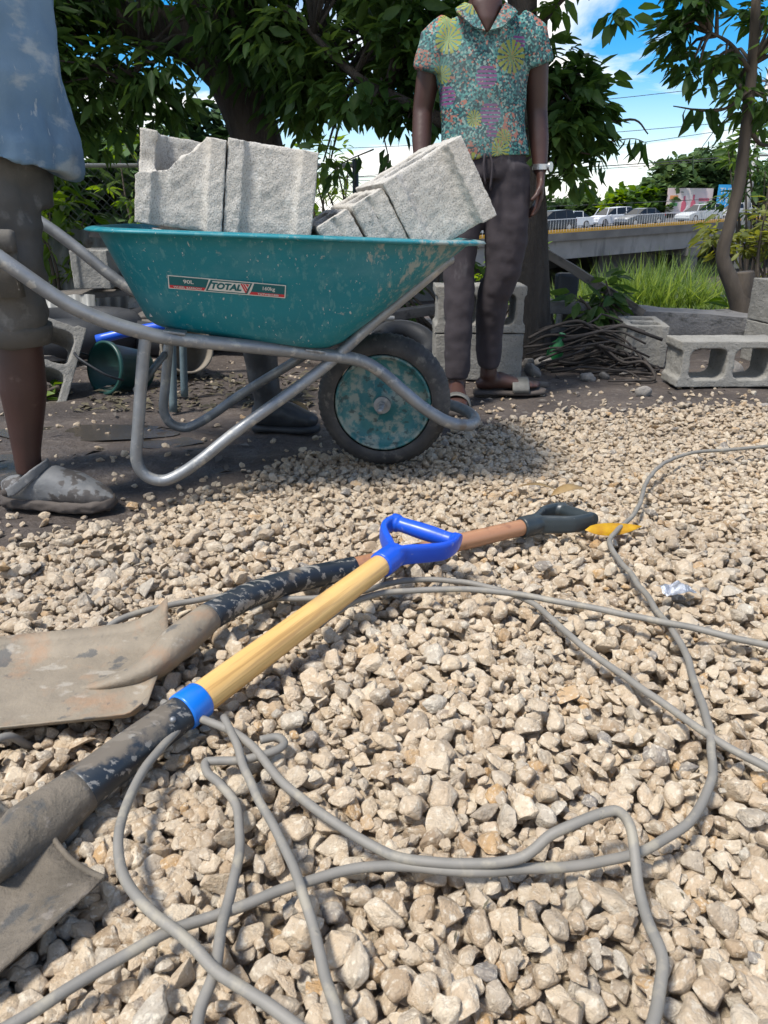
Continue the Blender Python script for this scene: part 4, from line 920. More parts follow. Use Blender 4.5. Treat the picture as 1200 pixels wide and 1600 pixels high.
for q in (-1,1):     # open collar
    bm = bmesh.new(); v = [(.342+q*.070,2.960,1.362),(.342+q*.052,2.885,1.338),(.342+q*.008,2.864,1.262),(.342+q*.050,2.858,1.272),(.342+q*.100,2.885,1.318),(.342+q*.100,2.960,1.345)]
    a = [bm.verts.new(x) for x in v]; b = [bm.verts.new((x, y-.006, z+.004)) for x, y, z in v]; bm.faces.new(a); bm.faces.new(b[::-1])
    for i in range(6): bm.faces.new((a[i], b[i], b[(i+1)%6], a[(i+1)%6]))
    part(bm, 'collar', m_print, p2, False)
bm = bmesh.new()
loft(bm, [(.372,3.0,.955),(.372,3.0,.91),(.37,3.0,.87),(.37,3.0,.82)], [(.140,.100),(.146,.106),(.152,.110),(.140,.105)], 24)
loft(bm, [(.31,3.0,.86),(.300,2.99,.72),(.290,2.97,.55),(.286,2.955,.46),(.290,2.93,.34),(.288,2.905,.22),(.288,2.892,.13),(.288,2.89,.105)], [(.080,.092),(.073,.085),(.060,.070),(.056,.064),(.058,.062),(.052,.056),(.047,.050),(.040,.043)], 20)
loft(bm, [(.445,3.0,.86),(.455,2.99,.72),(.462,2.975,.60),(.455,2.98,.50),(.430,3.01,.40),(.424,3.03,.30),(.428,3.05,.20),(.432,3.055,.145),(.432,3.055,.120)], [(.088,.095),(.086,.090),(.082,.080),(.070,.072),(.060,.066),(.056,.060),(.054,.056),(.047,.050),(.041,.044)], 20)
body_mesh('trousers', bm, p2, m_jog, .006, ((6,.006,(1,1,1)),(13,.0055,(1,1,1.3)),(32,.003,(1,1,1))))
bm = bmesh.new(); loft(bm, catmull([(.355,2.885,.90),(.352,2.875,.86),(.360,2.872,.80)], 8), .004, 8, None); loft(bm, catmull([(.372,2.885,.90),(.382,2.875,.86),(.378,2.872,.78)], 8), .004, 8, None); part(bm, 'drawstring', m_jog, p2)
# slides
for h, t, lab in (((.375,3.065),(.680,3.078),0), ((.293,2.955),(.266,2.675),1)):
    h = Vector((*h,0)); t = Vector((*t,0)); d = (t-h).normalized(); s = d.cross(Vector((0,0,1))); ln = (t-h).length
    so = empty('sandal', (h+t)/2); so.parent = p2; so.location = (h+t)/2-p2.location
    class RR_: location = (h+t)/2
    bm = bmesh.new(); loft(bm, [h+Vector((0,0,.010)), h+d*.02+Vector((0,0,.010)), h+d*ln*.4+Vector((0,0,.010)), h+d*ln*.72+Vector((0,0,.010)), h+d*ln*.95+Vector((0,0,.012)), t+Vector((0,0,.014))], [(.020,.010),(.036,.012),(.038,.012),(.052,.012),(.040,.012),(.015,.010)], 18, (0,0,1), sq=3)
    obj('sole', bm, m_clogsole, so, True, origin=RR_.location)
    bm = bmesh.new(); arc = [h+d*ln*.62+s*(.054*math.cos(R(a)))+Vector((0,0,.018+.052*math.sin(R(a)))) for a in range(0, 181, 15)]
    loft(bm, arc, [(.0035,.036)]*13, 10, tuple(d), sq=5); obj('strap', bm, m_sandal, so, True, origin=RR_.location)
wt = empty('wristwatch', (.577,2.985,.862)); wt.parent = p2; wt.location = Vector((.577,2.985,.862))-p2.location
bm = bmesh.new(); prof = [(0,.029),(.010,.0305),(.010,.033),(-.010,.033),(-.010,.0305)]
rg = []
for z, r in [(-.010,.027),(-.009,.0315),(.009,.0315),(.010,.027)]: rg.append([bm.verts.new((r*math.cos(2*math.pi*k/28), r*math.sin(2*math.pi*k/28), z)) for k in range(28)])
for a, b in zip(rg, rg[1:]):
    for k in range(28): bm.faces.new((a[k], a[(k+1)%28], b[(k+1)%28], b[k]))
obj('band', bm, m_metal, wt, False); bm = bmesh.new(); cyl(bm, (.024,-.016,0), (.031,-.0215,0), .0175, seg=24); obj('dial', bm, m_metal, wt, bevel=.001)

# the man at the handles, cut by the left edge of the picture
p1 = empty('person', (-.90,1.84,0), label='man in faded blue shirt and grey cargo shorts holding the wheelbarrow handles', cat='person')
bm = bmesh.new()
loft(bm, [(-.905,1.79,.09),(-.903,1.79,.14),(-.897,1.80,.22),(-.890,1.805,.30),(-.880,1.80,.38),(-.872,1.80,.45),(-.875,1.80,.62),(-.885,1.82,.85)], [(.033,.036),(.034,.038),(.044,.050),(.056,.060),(.055,.056),(.052,.056),(.06,.07),(.07,.08)], 18)
loft(bm, [(-1.36,2.0,.12),(-1.33,2.0,.20),(-1.24,1.99,.32),(-1.12,1.97,.46),(-1.0,1.95,.65),(-.93,1.94,.86)], [.034,.040,.052,.055,.07,.08], 18)
loft(bm, [(-.90,1.87,.84),(-.89,1.87,1.0),(-.87,1.87,1.2),(-.85,1.87,1.36),(-.82,1.87,1.42),(-.80,1.87,1.50)], [(.11,.15),(.11,.14),(.12,.16),(.10,.15),(.055,.06),(.05,.055)], 20)
gn = MW @ Vector((-1.165,-.33,.785)); gf = MW @ Vector((-1.165,.33,.785))
loft(bm, [(-.88,1.70,1.34),(-.95,1.65,1.20),(-1.03,1.60,1.05),(-1.05,1.58,.98),gn+Vector((.045,-.02,.10))], [.05,.046,.038,.037,.026], 14, None)
loft(bm, [(-.88,2.04,1.34),(-.98,2.12,1.20),(-1.08,2.20,1.06),(-1.12,2.22,.98),gf+Vector((.045,.02,.10))], [.05,.046,.038,.037,.026], 14, None)
add_hand(bm, gn+Vector((.04,-.028,.075)), (-.25,-.1,-1), (1,0,0), (0,1,0), 1.25, 1.0); add_hand(bm, gf+Vector((.04,.028,.075)), (-.25,.1,-1), (1,0,0), (0,-1,0), 1.25, 1.0)
eyes, HP = add_head(bm, (-.785,1.87,1.585), (1,.05,-.25)); body_mesh('body', bm, p1, m_skin, .0065, ((3,.004,(1,1,1)),))
for e in eyes:
    bm = bmesh.new(); ball(bm, e, .0125, 2); part(bm, 'eye', m_eye, p1)
bm = bmesh.new(); q = bmesh.ops.create_icosphere(bm, subdivisions=3, radius=1)
for v in q['verts']: v.co = Vector((-.803+.092*v.co.x, 1.87+.079*v.co.y, 1.622+.088*v.co.z+(.02 if v.co.x > .3 else 0)))
body_mesh('hair', bm, p1, m_hair, .006, ((60,.004,(1,1,1)),))
bm = bmesh.new()
loft(bm, [(-.89,1.86,.832),(-.885,1.86,.85),(-.885,1.86,.95),(-.88,1.86,1.10),(-.88,1.87,1.25),(-.86,1.87,1.35),(-.83,1.87,1.42)], [(.178,.215),(.172,.212),(.160,.205),(.155,.20),(.150,.195),(.12,.17),(.07,.075)], 32)
loft(bm, [(-.87,1.73,1.34),(-.92,1.67,1.24),(-.97,1.63,1.13)], [.072,.075,.072], 16, None); loft(bm, [(-.87,2.01,1.34),(-.95,2.09,1.24),(-1.02,2.14,1.14)], [.072,.075,.072], 16, None)
body_mesh('shirt', bm, p1, m_denim, .007, ((4.5,.022,(1,1,.45)),(8,.018,(1,.9,.55)),(17,.009,(1,1,.7)),(30,.003,(1,1,1))))
bm = bmesh.new()
loft(bm, [(-.90,1.87,.90),(-.90,1.87,.80),(-.90,1.87,.72)], [(.12,.17),(.125,.18),(.11,.165)], 26)
loft(bm, [(-.885,1.82,.82),(-.875,1.805,.70),(-.868,1.80,.58),(-.872,1.80,.50),(-.875,1.80,.43),(-.876,1.80,.418)], [(.085,.11),(.080,.105),(.074,.096),(.070,.090),(.066,.082),(.064,.078)], 24)
loft(bm, [(-.91,1.94,.82),(-1.0,1.95,.68),(-1.07,1.96,.57),(-1.13,1.97,.48)], [.105,.10,.095,.088], 24, None)
body_mesh('shorts', bm, p1, m_shorts, .0065, ((8,.012,(1,1,1.3)),(15,.011,(.8,.8,1.6)),(34,.003,(1,1,1))))
bm = bmesh.new(); loft(bm, [(-.873,1.80,.462),(-.874,1.80,.45),(-.876,1.80,.415)], [(.074,.090),(.076,.092),(.070,.086)], 30); part(bm, 'hem', m_shorts, p1)
bm = bmesh.new(); cy0 = Vector((-.845,1.703,.615))
loft(bm, [(-.845,1.702,.66),(-.845,1.700,.60),(-.845,1.704,.53)], [(.046,.012)]*3, 14, (0,1,0), sq=6); loft(bm, [(-.845,1.698,.668),(-.845,1.694,.655),(-.845,1.694,.625)], [(.050,.013)]*3, 14, (0,1,0), sq=6)
part(bm, 'cargo_pocket', m_shorts, p1)
for ox, oy, sl in ((0,0,0),(-.455,.21,1)):
    cg = empty('clog', (-.84+ox,1.775+oy,0)); cg.parent = p1; cg.location = Vector((-.84+ox,1.775+oy,0))-p1.location
    bm = bmesh.new()
    loft(bm, [(-.135,.010,.048),(-.120,.010,.050),(-.085,.008,.050),(-.045,.004,.056),(0,0,.060),(.05,-.006,.052),(.10,-.014,.040),(.135,-.020,.030),(.152,-.022,.026)], [(.016,.020),(.032,.030),(.040,.034),(.044,.044),(.048,.050),(.051,.042),(.048,.030),(.034,.020),(.012,.010)], 20, (0,0,1), sq=2.3)
    me = remeshed(bm, .004, 'upper', 3, ((30,.0025,(1,1,1)),)); me.materials.append(m_clog); finish('upper', me, None, cg, True)
    bm = bmesh.new(); loft(bm, [(-.146,.010,.018),(-.130,.010,.018),(-.08,.008,.018),(0,0,.018),(.07,-.010,.018),(.12,-.018,.020),(.148,-.022,.024),(.158,-.023,.027)], [(.014,.014),(.036,.018),(.043,.019),(.051,.019),(.056,.020),(.050,.020),(.030,.016),(.010,.010)], 20, (0,0,1), sq=3.2)
    me = remeshed(bm, .004, 'sole', 2, ((45,.003,(1,1,2)),)); me.materials.append(m_clogsole); finish('sole', me, None, cg, True)
    bm = bmesh.new(); P = catmull([(-.105,-.040,.055),(-.085,-.046,.062),(-.05,-.046,.088),(-.025,-.035,.108),(-.012,0,.116),(-.025,.035,.108),(-.05,.05,.088),(-.105,.05,.055)], 40)
    loft(bm, P, [(.0035,.0125)]*len(P), 10, (0,0,1), sq=4); me = remeshed(bm, .003, 'strap', 1); me.materials.append(m_clog); finish('strap', me, None, cg, True)
    bm = bmesh.new(); ball(bm, (-.108,-.041,.055), .011, 2, (1,.5,1)); obj('strap_rivet', bm, m_clogsole, cg, True)
    if sl: cg.rotation_euler = (0, R(28), R(5)); cg.location.z = .045

# ---------------------------------------------------------------- things behind the barrow
bt = empty('rubber_boot', (-.365,2.50,0), (0,0,R(-8)), 'muddy black rubber boot standing behind the barrow wheel', 'boot')
bm = bmesh.new()
loft(bm, [(-.055,0,.36),(-.055,0,.28),(-.045,0,.18),(-.035,0,.12),(-.03,0,.06)], [(.062,.060),(.058,.056),(.050,.050),(.050,.048),(.052,.046)], 22, (0,1,0))
loft(bm, [(-.085,0,.055),(-.04,0,.060),(.02,0,.062),(.07,0,.050),(.115,0,.042),(.135,0,.036)], [(.030,.035),(.044,.048),(.046,.048),(.048,.036),(.040,.028),(.015,.014)], 20, (0,0,1))
me = remeshed(bm, .005, 'upper', 4, ((14,.007,(1,1,1)),)); me.materials.append(m_boot); finish('upper', me, None, bt, True)
bm = bmesh.new(); loft(bm, [(-.095,0,.014),(-.08,0,.014),(-.03,0,.014),(.03,0,.014),(.08,0,.014),(.125,0,.015),(.145,0,.017)], [(.020,.014),(.044,.014),(.040,.012),(.046,.012),(.054,.014),(.040,.014),(.012,.010)], 20, (0,0,1), sq=3.4); obj('sole', bm, m_tank, bt, True)
sl = empty('metal_stool', (-.64,2.86,0), (0,0,R(5)), 'blue-grey metal stool whose thin legs show between the barrow legs', 'stool')
for x, y in ((-.165,-.12),(.165,-.12),(-.165,.14),(.165,.14)):
    obj('leg', tube([(x*.8,y*.8,.42),(x*.9,y*.9,.22),(x,y,.012)], [.014,.014,.015], 12, 10), m_stool, sl, True)
bm = bmesh.new(); box(bm, (0,0,.428), (.34,.28,.022)); obj('seat', bm, m_stool, sl, bevel=.006)
# blue and teal buckets
bk = empty('bucket', (-1.12,3.18,.085), (R(78),R(20),R(-38)), 'teal plastic bucket tipped on its side with its handle hoop up', 'bucket')
def bucket(root, m, r0=.105, r1=.135, h=.26):
    bm = bmesh.new(); rg = []
    for z, r in [(0,0.001),(0,r0),(.004,r0+.003),(h-.02,r1),(h-.02,r1+.008),(h,r1+.008),(h,r1-.003),(.01,r0-.004),(.01,.001)]: rg.append([bm.verts.new((r*math.cos(2*math.pi*k/36), r*math.sin(2*math.pi*k/36), z-h/2)) for k in range(36)])
    for a, b in zip(rg, rg[1:]):
        for k in range(36): bm.faces.new((a[k], a[(k+1)%36], b[(k+1)%36], b[k]))
    obj('shell', bm, m, root, True)
bucket(bk, m_teal, .08, .105, .20)
bm = bmesh.new(); loft(bm, catmull([(-.112,0,.08),(-.10,.02,.17),(0,.04,.23),(.10,.02,.17),(.112,0,.08)], 30), .005, 8, None); obj('handle', bm, m_tank, bk, True)
bk2 = empty('bucket', (-.93,3.45,.11), (R(70),R(-10),R(30)), 'dusty beige bucket lying behind the teal one', 'bucket'); bucket(bk2, m_beige, .09, .11, .22)
bm = bmesh.new(); loft(bm, catmull([(-1.34,3.5,.16),(-1.15,3.52,.20),(-.9,3.5,.24),(-.6,3.5,.26)], 20), .022, 12, None); o = obj('blue_hose', bm, m_blue, None, True); tag(o, 'bright blue pipe lying behind the buckets', 'pipe')
for k, z in enumerate((.25,.285)):
    bm = bmesh.new(); cyl(bm, (-.60,3.62+.04*k,z), (.05,3.66+.04*k,z-.015), .013, seg=12); o = obj('white_pipe', bm, m_pvc, None, True); tag(o, ('lower','upper')[k]+' of two thin white pipes behind the barrow frame', 'pipe', 'white pipes behind the barrow')
def torus(bm, R0, r0, n=48, m_=16):
    rg = []
    for i in range(n):
        a = 2*math.pi*i/n; rg.append([bm.verts.new(((R0+r0*math.cos(2*math.pi*j/m_))*math.cos(a), (R0+r0*math.cos(2*math.pi*j/m_))*math.sin(a), r0*1.2*math.sin(2*math.pi*j/m_))) for j in range(m_)])
    for i in range(n):
        for j in range(m_): bm.faces.new((rg[i][j], rg[(i+1)%n][j], rg[(i+1)%n][(j+1)%m_], rg[i][(j+1)%m_]))
bm = bmesh.new(); torus(bm, .27, .085); o = obj('old_tyre', bm, m_tank, None, True); o.location = (-1.62,3.95,.13); tag(o, 'old black tyre lying flat behind the tipped block', 'tyre')
bm = bmesh.new(); torus(bm, .24, .075); o = obj('old_tyre', bm, m_tank, None, True); o.location = (-1.15,4.15,.12); o.rotation_euler = (R(6),0,0); tag(o, 'old black tyre lying flat behind the buckets', 'tyre')
bm = bmesh.new(); torus(bm, .13, .05, 32, 12); o = obj('old_tyre', bm, m_tank, None, True); o.location = (.1,3.75,.09); o.rotation_euler = (R(25),R(8),0); tag(o, 'small old tyre behind the barrow wheel beside the stacked blocks', 'tyre')
# planks and sheets of the junk pile
PL = [((-.55,3.95,.14),(1.5,.13,.03),(4,2,-3),'long grey plank low behind the barrow frame'),((-.9,4.2,.20),(1.3,.16,.035),(8,-3,4),'grey plank under the block at the back of the junk pile'),
      ((-1.5,4.5,.29),(.9,.28,.03),(2,-4,10),'wide grey board carrying a block on the junk pile'),((-1.35,4.75,.56),(.8,.2,.04),(0,5,-6),'short board on top of the junk pile'),
      ((-.1,4.25,.16),(1.0,.11,.05),(0,-6,12),'dark beam low behind the barrow wheel'),((-1.9,3.5,.05),(.8,.15,.03),(0,0,35),'plank lying on the dirt at the far left')]
for c, s, r, lab in PL:
    bm = bmesh.new(); box(bm, (0,0,0), s); bmesh.ops.subdivide_edges(bm, edges=[e for e in bm.edges if e.calc_length() > .5], cuts=6)
    for v in bm.verts: v.co.z += .01*mnoise.noise(v.co*3+Vector(c)); v.co.y += .006*mnoise.noise(v.co*7+Vector(c))
    o = obj('plank', bm, m_plank, None, bevel=.003); o.location = c; o.rotation_euler = [R(a) for a in r]; tag(o, lab, 'plank', 'planks of the junk pile')
def corrugated(w_, h_, loc, rot, lab):
    bm = bmesh.new(); nx_ = int(w_/.012); g = []
    for j in range(2):
        g.append([bm.verts.new((i*w_/nx_-w_/2, .010*math.sin(i*w_/nx_/.068*2*math.pi), j*h_)) for i in range(nx_+1)])
    for i in range(nx_): bm.faces.new((g[0][i], g[0][i+1], g[1][i+1], g[1][i]))
    o = obj('corrugated_sheet', bm, m_zinc, None, True); md = o.modifiers.new('thickness', 'SOLIDIFY'); md.thickness = .0015
    o.location = loc; o.rotation_euler = [R(a) for a in rot]; tag(o, lab, 'metal sheet', 'corrugated zinc sheets')
corrugated(1.0, .62, (-1.75,4.95,.0), (-12,2,4), 'corrugated zinc sheet leaning behind the junk pile, left of the tub')
corrugated(.7, .30, (-1.95,4.15,.0), (-15,0,6), 'low piece of corrugated zinc behind the tipped block')
corrugated(1.4, .5, (-.55,5.2,.0), (-14,0,-3), 'corrugated zinc sheet behind the barrow, mostly hidden by the tub')
# wooden post and plank leaning by the trunk on the right, slab, rod pile
def beam(name, a, b, w_, h_, m, lab, cat, group=None, jit=.004):
    a = Vector(a); b = Vector(b); ln = (b-a).length; bm = bmesh.new(); box(bm, (0,0,0), (ln, w_, h_)); bmesh.ops.subdivide_edges(bm, edges=[e for e in bm.edges if e.calc_length() > ln*.8], cuts=12)
    bmesh.ops.subdivide_edges(bm, edges=[e for e in bm.edges if e.calc_length() > .08], cuts=2, use_grid_fill=True)
    for v in bm.verts: v.co += Vector((0, mnoise.noise(v.co*6+a)*jit*2, mnoise.noise(v.co*5+b)*jit*2))
    o = obj(name, bm, m, None, bevel=.003); o.matrix_basis = Matrix.Translation((a+b)/2) @ (b-a).to_track_quat('X','Z').to_matrix().to_4x4(); return tag(o, lab, cat, group)
beam('leaning_beam', (.86,4.35,.53), (1.42,4.15,.20), .05, .045, m_plank, 'dark wooden beam leaning down from the trunk to the slab', 'beam')
beam('broken_post', (.80,4.6,.62), (.98,4.35,.10), .02, .02, m_plank, 'thin pale stick leaning beside the trunk at the right', 'stick')
beam('concrete_slab', (1.02,4.42,.155), (2.08,4.30,.115), .30, .13, m_slab, 'long weathered concrete slab lying across the yard edge at the right', 'slab', jit=.008)
beam('timber', (.86,4.22,.235), (1.34,4.20,.20), .16, .07, m_slab, 'grey splintered timber end between the trunk and the long slab', 'timber', jit=.012)
beam('timber', (.80,4.05,.07), (1.35,4.35,.08), .14, .10, m_tank, 'dark timber low behind the rod pile', 'timber', jit=.012)
beam('mud_stick', (.50,3.20,.012), (.72,3.22,.014), .03, .012, m_plank, 'short flat stick in the dirt beside the sandal', 'stick')
bm = bmesh.new(); box(bm, (0,0,.08), (.11,.06,.16), None, .02); o = obj('dark_bag', bm, m_tank, None, bevel=.02); o.location = (1.05,4.42,.24); tag(o, 'dark pointed bag standing on the timbers beside the trunk', 'bag')
gt = empty('green_jug', (.86,3.74,.06), (R(12),R(14),0), 'bright green plastic jug at the foot of the trunk', 'jug')
bm = bmesh.new(); loft(bm, [(0,0,-.085),(0,0,-.08),(0,0,0),(0,0,.04),(0,0,.06),(0,0,.085)], [.034,.038,.040,.036,.018,.014], 20, None); obj('jug_body', bm, m_green, gt, True)
bm = bmesh.new(); cyl(bm, (0,0,.082), (0,0,.10), .016, seg=16); obj('cap', bm, m_green, gt)
rr_ = random.Random(5)
for k in range(30):
    a = rr_.uniform(-.5,.35); L_ = rr_.uniform(.30,.60); cx_ = rr_.uniform(.92,1.10); cy_ = rr_.uniform(3.42,3.85); z = .02+.009*k*rr_.uniform(.5,1.0)
    p = []
    bend = rr_.uniform(-.05,.05)
    for i in range(6):
        t = i/5-.5; p.append((cx_+t*L_*math.cos(a)+.02*rr_.uniform(-1,1), cy_+t*L_*math.sin(a)+bend*(1-4*t*t)+.02*rr_.uniform(-1,1), max(.014, z-.10*abs(t)*1.2+.02*rr_.uniform(-1,1))))
    if k % 4 == 0: p.append((p[-1][0]+.02, p[-1][1]-.10, max(.012, p[-1][2]-.06))); p.append((p[-1][0]-.14, p[-1][1]-.02, .012))
    if k % 2:
        p = [p[0], p[2], (p[3][0]+rr_.uniform(-.05,.05), p[3][1]+rr_.uniform(-.12,.12), p[3][2]+rr_.uniform(-.01,.05)), p[-1]]
        p = [Vector(q_) for q_ in p]; p = [p[0], p[1].lerp(p[0],.12), p[1].lerp(p[2],.12), p[2].lerp(p[1],.12), p[2].lerp(p[3],.12), p[3]]
    bm = tube(p, rr_.choice((.005,.007,.008)), 0 if k % 2 else 30, 8); o = obj('steel_rod', bm, m_rust, None, True); tag(o, 'rusty bent steel rod in the tangled pile left of the hollow block', 'rod', 'tangled steel rods by the trunk')
# roll of chain-link wire behind the blocks and the fence along the back
def chain_link(bm, p0, ux, uz, w_, h_, s=.055, r=.0016):
    p0 = Vector(p0); ux = Vector(ux); uz = Vector(uz); n_ = ux.cross(uz).normalized()
    k = -int(h_/s)
    while k*s < w_:
        for sg in (1, -1):
            x0, x1 = k*s, k*s+h_; z0, z1 = 0, h_
            if x0 < 0: z0 += -x0; x0 = 0
            if x1 > w_: z1 -= x1-w_; x1 = w_
            if x1 > x0:
                if sg == 1: a, b = p0+ux*x0+uz*z0, p0+ux*x1+uz*z1
                else: a, b = p0+ux*(w_-x0)+uz*z0, p0+ux*(w_-x1)+uz*z1
                loft(bm, [a+n_*r*sg, b+n_*r*sg], r, 4, None, False)
        k += 1
fe = empty('chain_link_fence', (-2.3,5.7,0), label='chain-link fence behind the bushes on the left', cat='fence')
bm = bmesh.new(); chain_link(bm, (-4.6,5.72,.02), (1,0,0), (0,0,1), 4.4, 1.0, .06, .0018); mh = part(bm, 'wire_mesh', m_wire, fe, False); tag(mh, kind='stuff')
for x in (-4.6,-3.2,-1.7,-.2): bm = bmesh.new(); cyl(bm, (x,5.70,-.02), (x,5.70,1.06), .022, seg=10); part(bm, 'post', m_wire, fe)
bm = bmesh.new(); cyl(bm, (-4.6,5.70,1.02), (-.2,5.70,1.02), .014, seg=10); part(bm, 'top_rail', m_pvc, fe)
fe = empty('chain_link_fence', (1.5,4.75,0), label='low chain-link mesh seen through the hollow block openings', cat='fence')
bm = bmesh.new(); chain_link(bm, (1.05,4.75,-.02), (1,0,0), (0,0,1), 1.25, .18, .03, .0016); mh = part(bm, 'wire_mesh', m_tank, fe, False); tag(mh, kind='stuff')
for x in (1.05, 2.3): bm = bmesh.new(); cyl(bm, (x,4.75,-.05), (x,4.75,.19), .01, seg=8); part(bm, 'post', m_tank, fe)
# leaf litter and twigs in the dirt
def litter_field(n_, xr, yr, s0, s1, m, seedn):
    r = random.Random(seedn); V = []; F = []
    for i in range(n_):
        x, y = r.uniform(*xr), r.uniform(*yr)
        if y < float(edge_y(x))+.05: continue
        z = gz(x, y)+.004+r.random()*.012; a = r.uniform(0,6.28); s = r.uniform(s0,s1); w_ = s*r.uniform(.2,.45); c, d = math.cos(a), math.sin(a); t = r.uniform(-.5,.5)
        k = len(V); V += [(x-c*s/2, y-d*s/2, z), (x-d*w_/2, y+c*w_/2, z+.006+abs(t)*w_*.5), (x+c*s/2, y+d*s/2, z+t*s*.3), (x+d*w_/2, y-c*w_/2, z+.003)]; F.append((k,k+1,k+2,k+3))
    me = fast_mesh('leaf_litter', V, F); o = finish('leaf_litter', me, m, None); tag(o, kind='stuff'); return o
litter_field(650, (-1.2,.1), (2.75,3.5), .015, .075, m_litter, 3)
litter_field(500, (-2.6,2.6), (2.0,4.6), .01, .06, m_plank, 4)

r = random.Random(9); V = []; F = []
for i in range(420):      # dry crumbs and bits of twig that fell on the gravel
    x = r.uniform(-1.2,1.6); y = r.uniform(.38,2.9)
    if y > float(edge_y(x)): continue
    z = surf(x, y, .006)+.001; a = r.uniform(0,6.28); s = r.uniform(.003,.016); w_ = min(.003, s*r.uniform(.15,.5)); c, d = math.cos(a), math.sin(a); k = len(V); t = r.uniform(-.2,.4)*s
    V += [(x-c*s/2, y-d*s/2, z), (x-d*w_/2, y+c*w_/2, z+w_*.6), (x+c*s/2, y+d*s/2, z+t), (x+d*w_/2, y-c*w_/2, z+w_*.6)]; F.append((k,k+1,k+2,k+3))
o = finish('dry_crumbs', fast_mesh('dry_crumbs', V, F), m_litter, None); tag(o, kind='stuff')

# ---------------------------------------------------------------- vegetation
_t = np.array([0,.3,.66,1.0]); _w = np.array([.10,.5,.40,.03])
LT = np.array([[t, s*w_, (.07 if s else 0)*w_*2-.18*t*t] for t, w_ in zip(_t,_w) for s in (-1,0,1)])
LF = np.array([(r*3+k, r*3+3+k, r*3+4+k, r*3+1+k) for r in range(3) for k in (0,1)])
def leaves_arrays(P, D, ln, wd, rg=rng):
    n_ = len(P); D = D/np.linalg.norm(D, axis=1, keepdims=True)
    up = rg.normal(0,.45,(n_,3))+np.array([0,0,1.]); Sx = np.cross(up, D); Sx /= np.linalg.norm(Sx, axis=1, keepdims=True)+1e-9; U = np.cross(D, Sx)
    V = P[:,None,:]+D[:,None,:]*(LT[None,:,0,None]*ln[:,None,None])+Sx[:,None,:]*(LT[None,:,1,None]*wd[:,None,None])+U[:,None,:]*(LT[None,:,2,None]*ln[:,None,None])
    F = (LF[None]+np.arange(n_)[:,None,None]*12).reshape(-1,4)
    return V.reshape(-1,3), F
LEAFM = {}
def leaf_variants(m):
    if m.name in LEAFM: return LEAFM[m.name]
    L_ = []
    for i in range(6):
        V = LT.copy(); V[:,2] += .12*np.sin(V[:,0]*3+i); V[:,1] *= 1
        me = fast_mesh('leaf', V, LF, None, [(.15,.3,.45,.6,.75,.95)[i]]*12); me.materials.append(m); me.shade_smooth(); L_.append(me)
    LEAFM[m.name] = L_; return L_
def crown(root, blobs, m, ln=(.09,.15), asp=.34, per=11, nobj=0, droop=.5, seedn=1, twigs=None, spread=.05, name='crown'):
    rg = np.random.default_rng(seedn); P = []; D = []; CC = []
    for c, r, n_ in blobs:
        u = rg.normal(0,1,(n_,3)); u /= np.linalg.norm(u, axis=1, keepdims=True); rad = rg.random(n_)**.45
        cc = np.array(c)+u*rad[:,None]*np.array(r)
        # hollow places so that the sky shows through
        keep = np.array([mnoise.noise(Vector(q)*2.6) > -.08 or n_ < 12 for q in cc]); cc = cc[keep]; u = u[keep]
        for q, o_ in zip(cc, u):
            CC.append(q); k = rg.integers(per-4, per+4)
            a = rg.random(k)*6.28; dd = np.stack([np.cos(a), np.sin(a), rg.normal(-droop,.35,k)], 1)+o_*.45
            P.append(q+dd*rg.uniform(0,spread,(k,1))+rg.normal(0,.012,(k,3))); D.append(dd)
    P = np.concatenate(P); D = np.concatenate(D); n_ = len(P); l_ = rg.uniform(ln[0]*.8, ln[1], n_); w_ = l_*asp*rg.uniform(.75,1.2,n_)
    tn = np.clip(np.array([.5+.9*mnoise.noise(Vector(q)*2.2) for q in P])+rg.normal(0,.14,n_), 0, 1)
    sel = np.zeros(n_, bool)
    if nobj:
        dist = np.linalg.norm(P-np.array([0,0,.7]), axis=1); dp = P[:,1]*.928-(P[:,2]-.7)*.373
        vis = (np.abs(P[:,0]) < .52*dp)&((P[:,1]*.373+(P[:,2]-.7)*.928) < .69*dp)
        order = np.argsort(-(l_/dist)*vis); sel[order[:nobj]] = True
        LV = leaf_variants(m)
        for i in np.where(sel)[0]:
            d = Vector(D[i]).normalized(); o = bpy.data.objects.new('leaf', LV[min(5, int(tn[i]*6))]); COL.objects.link(o); o.parent = root
            q = (d.to_track_quat('X','Z').to_matrix() @ Euler((rg.normal(0,.5),0,0)).to_matrix()).to_4x4()
            o.matrix_basis = Matrix.Translation(Vector(P[i])-root.location) @ q @ Matrix.Diagonal((l_[i], w_[i], l_[i], 1))
    k = ~sel; V, F = leaves_arrays(P[k], D[k], l_[k], w_[k], rg)
    V = V-np.array(root.location); me = fast_mesh(name, V, F, None, np.repeat(tn[k], 12)); me.shade_smooth()
    o = finish(name, me, m, root); tag(o, kind='stuff'); return CC
def limbs(root, lst, m, extra=(), name='trunk', rough=.014):
    bm = bmesh.new()
    for pts, r in lst:
        P = catmull(pts, 26); n_ = len(P); rr = np.interp(np.linspace(0,1,n_), np.linspace(0,1,len(r)), r); loft(bm, P, [float(q) for q in rr], 18 if r[0] > .05 else 7, None)
    for v in bm.verts: v.co += v.normal*0+Vector((mnoise.noise(v.co*7), mnoise.noise(v.co*7+Vector((9,0,0))), 0))*rough
    for a, b in extra: loft(bm, [a, (Vector(a)+Vector(b))/2+Vector((0,0,.04)), b], [.012,.008,.004], 5, None)
    return obj(name, bm, m, root, True, origin=root.location)
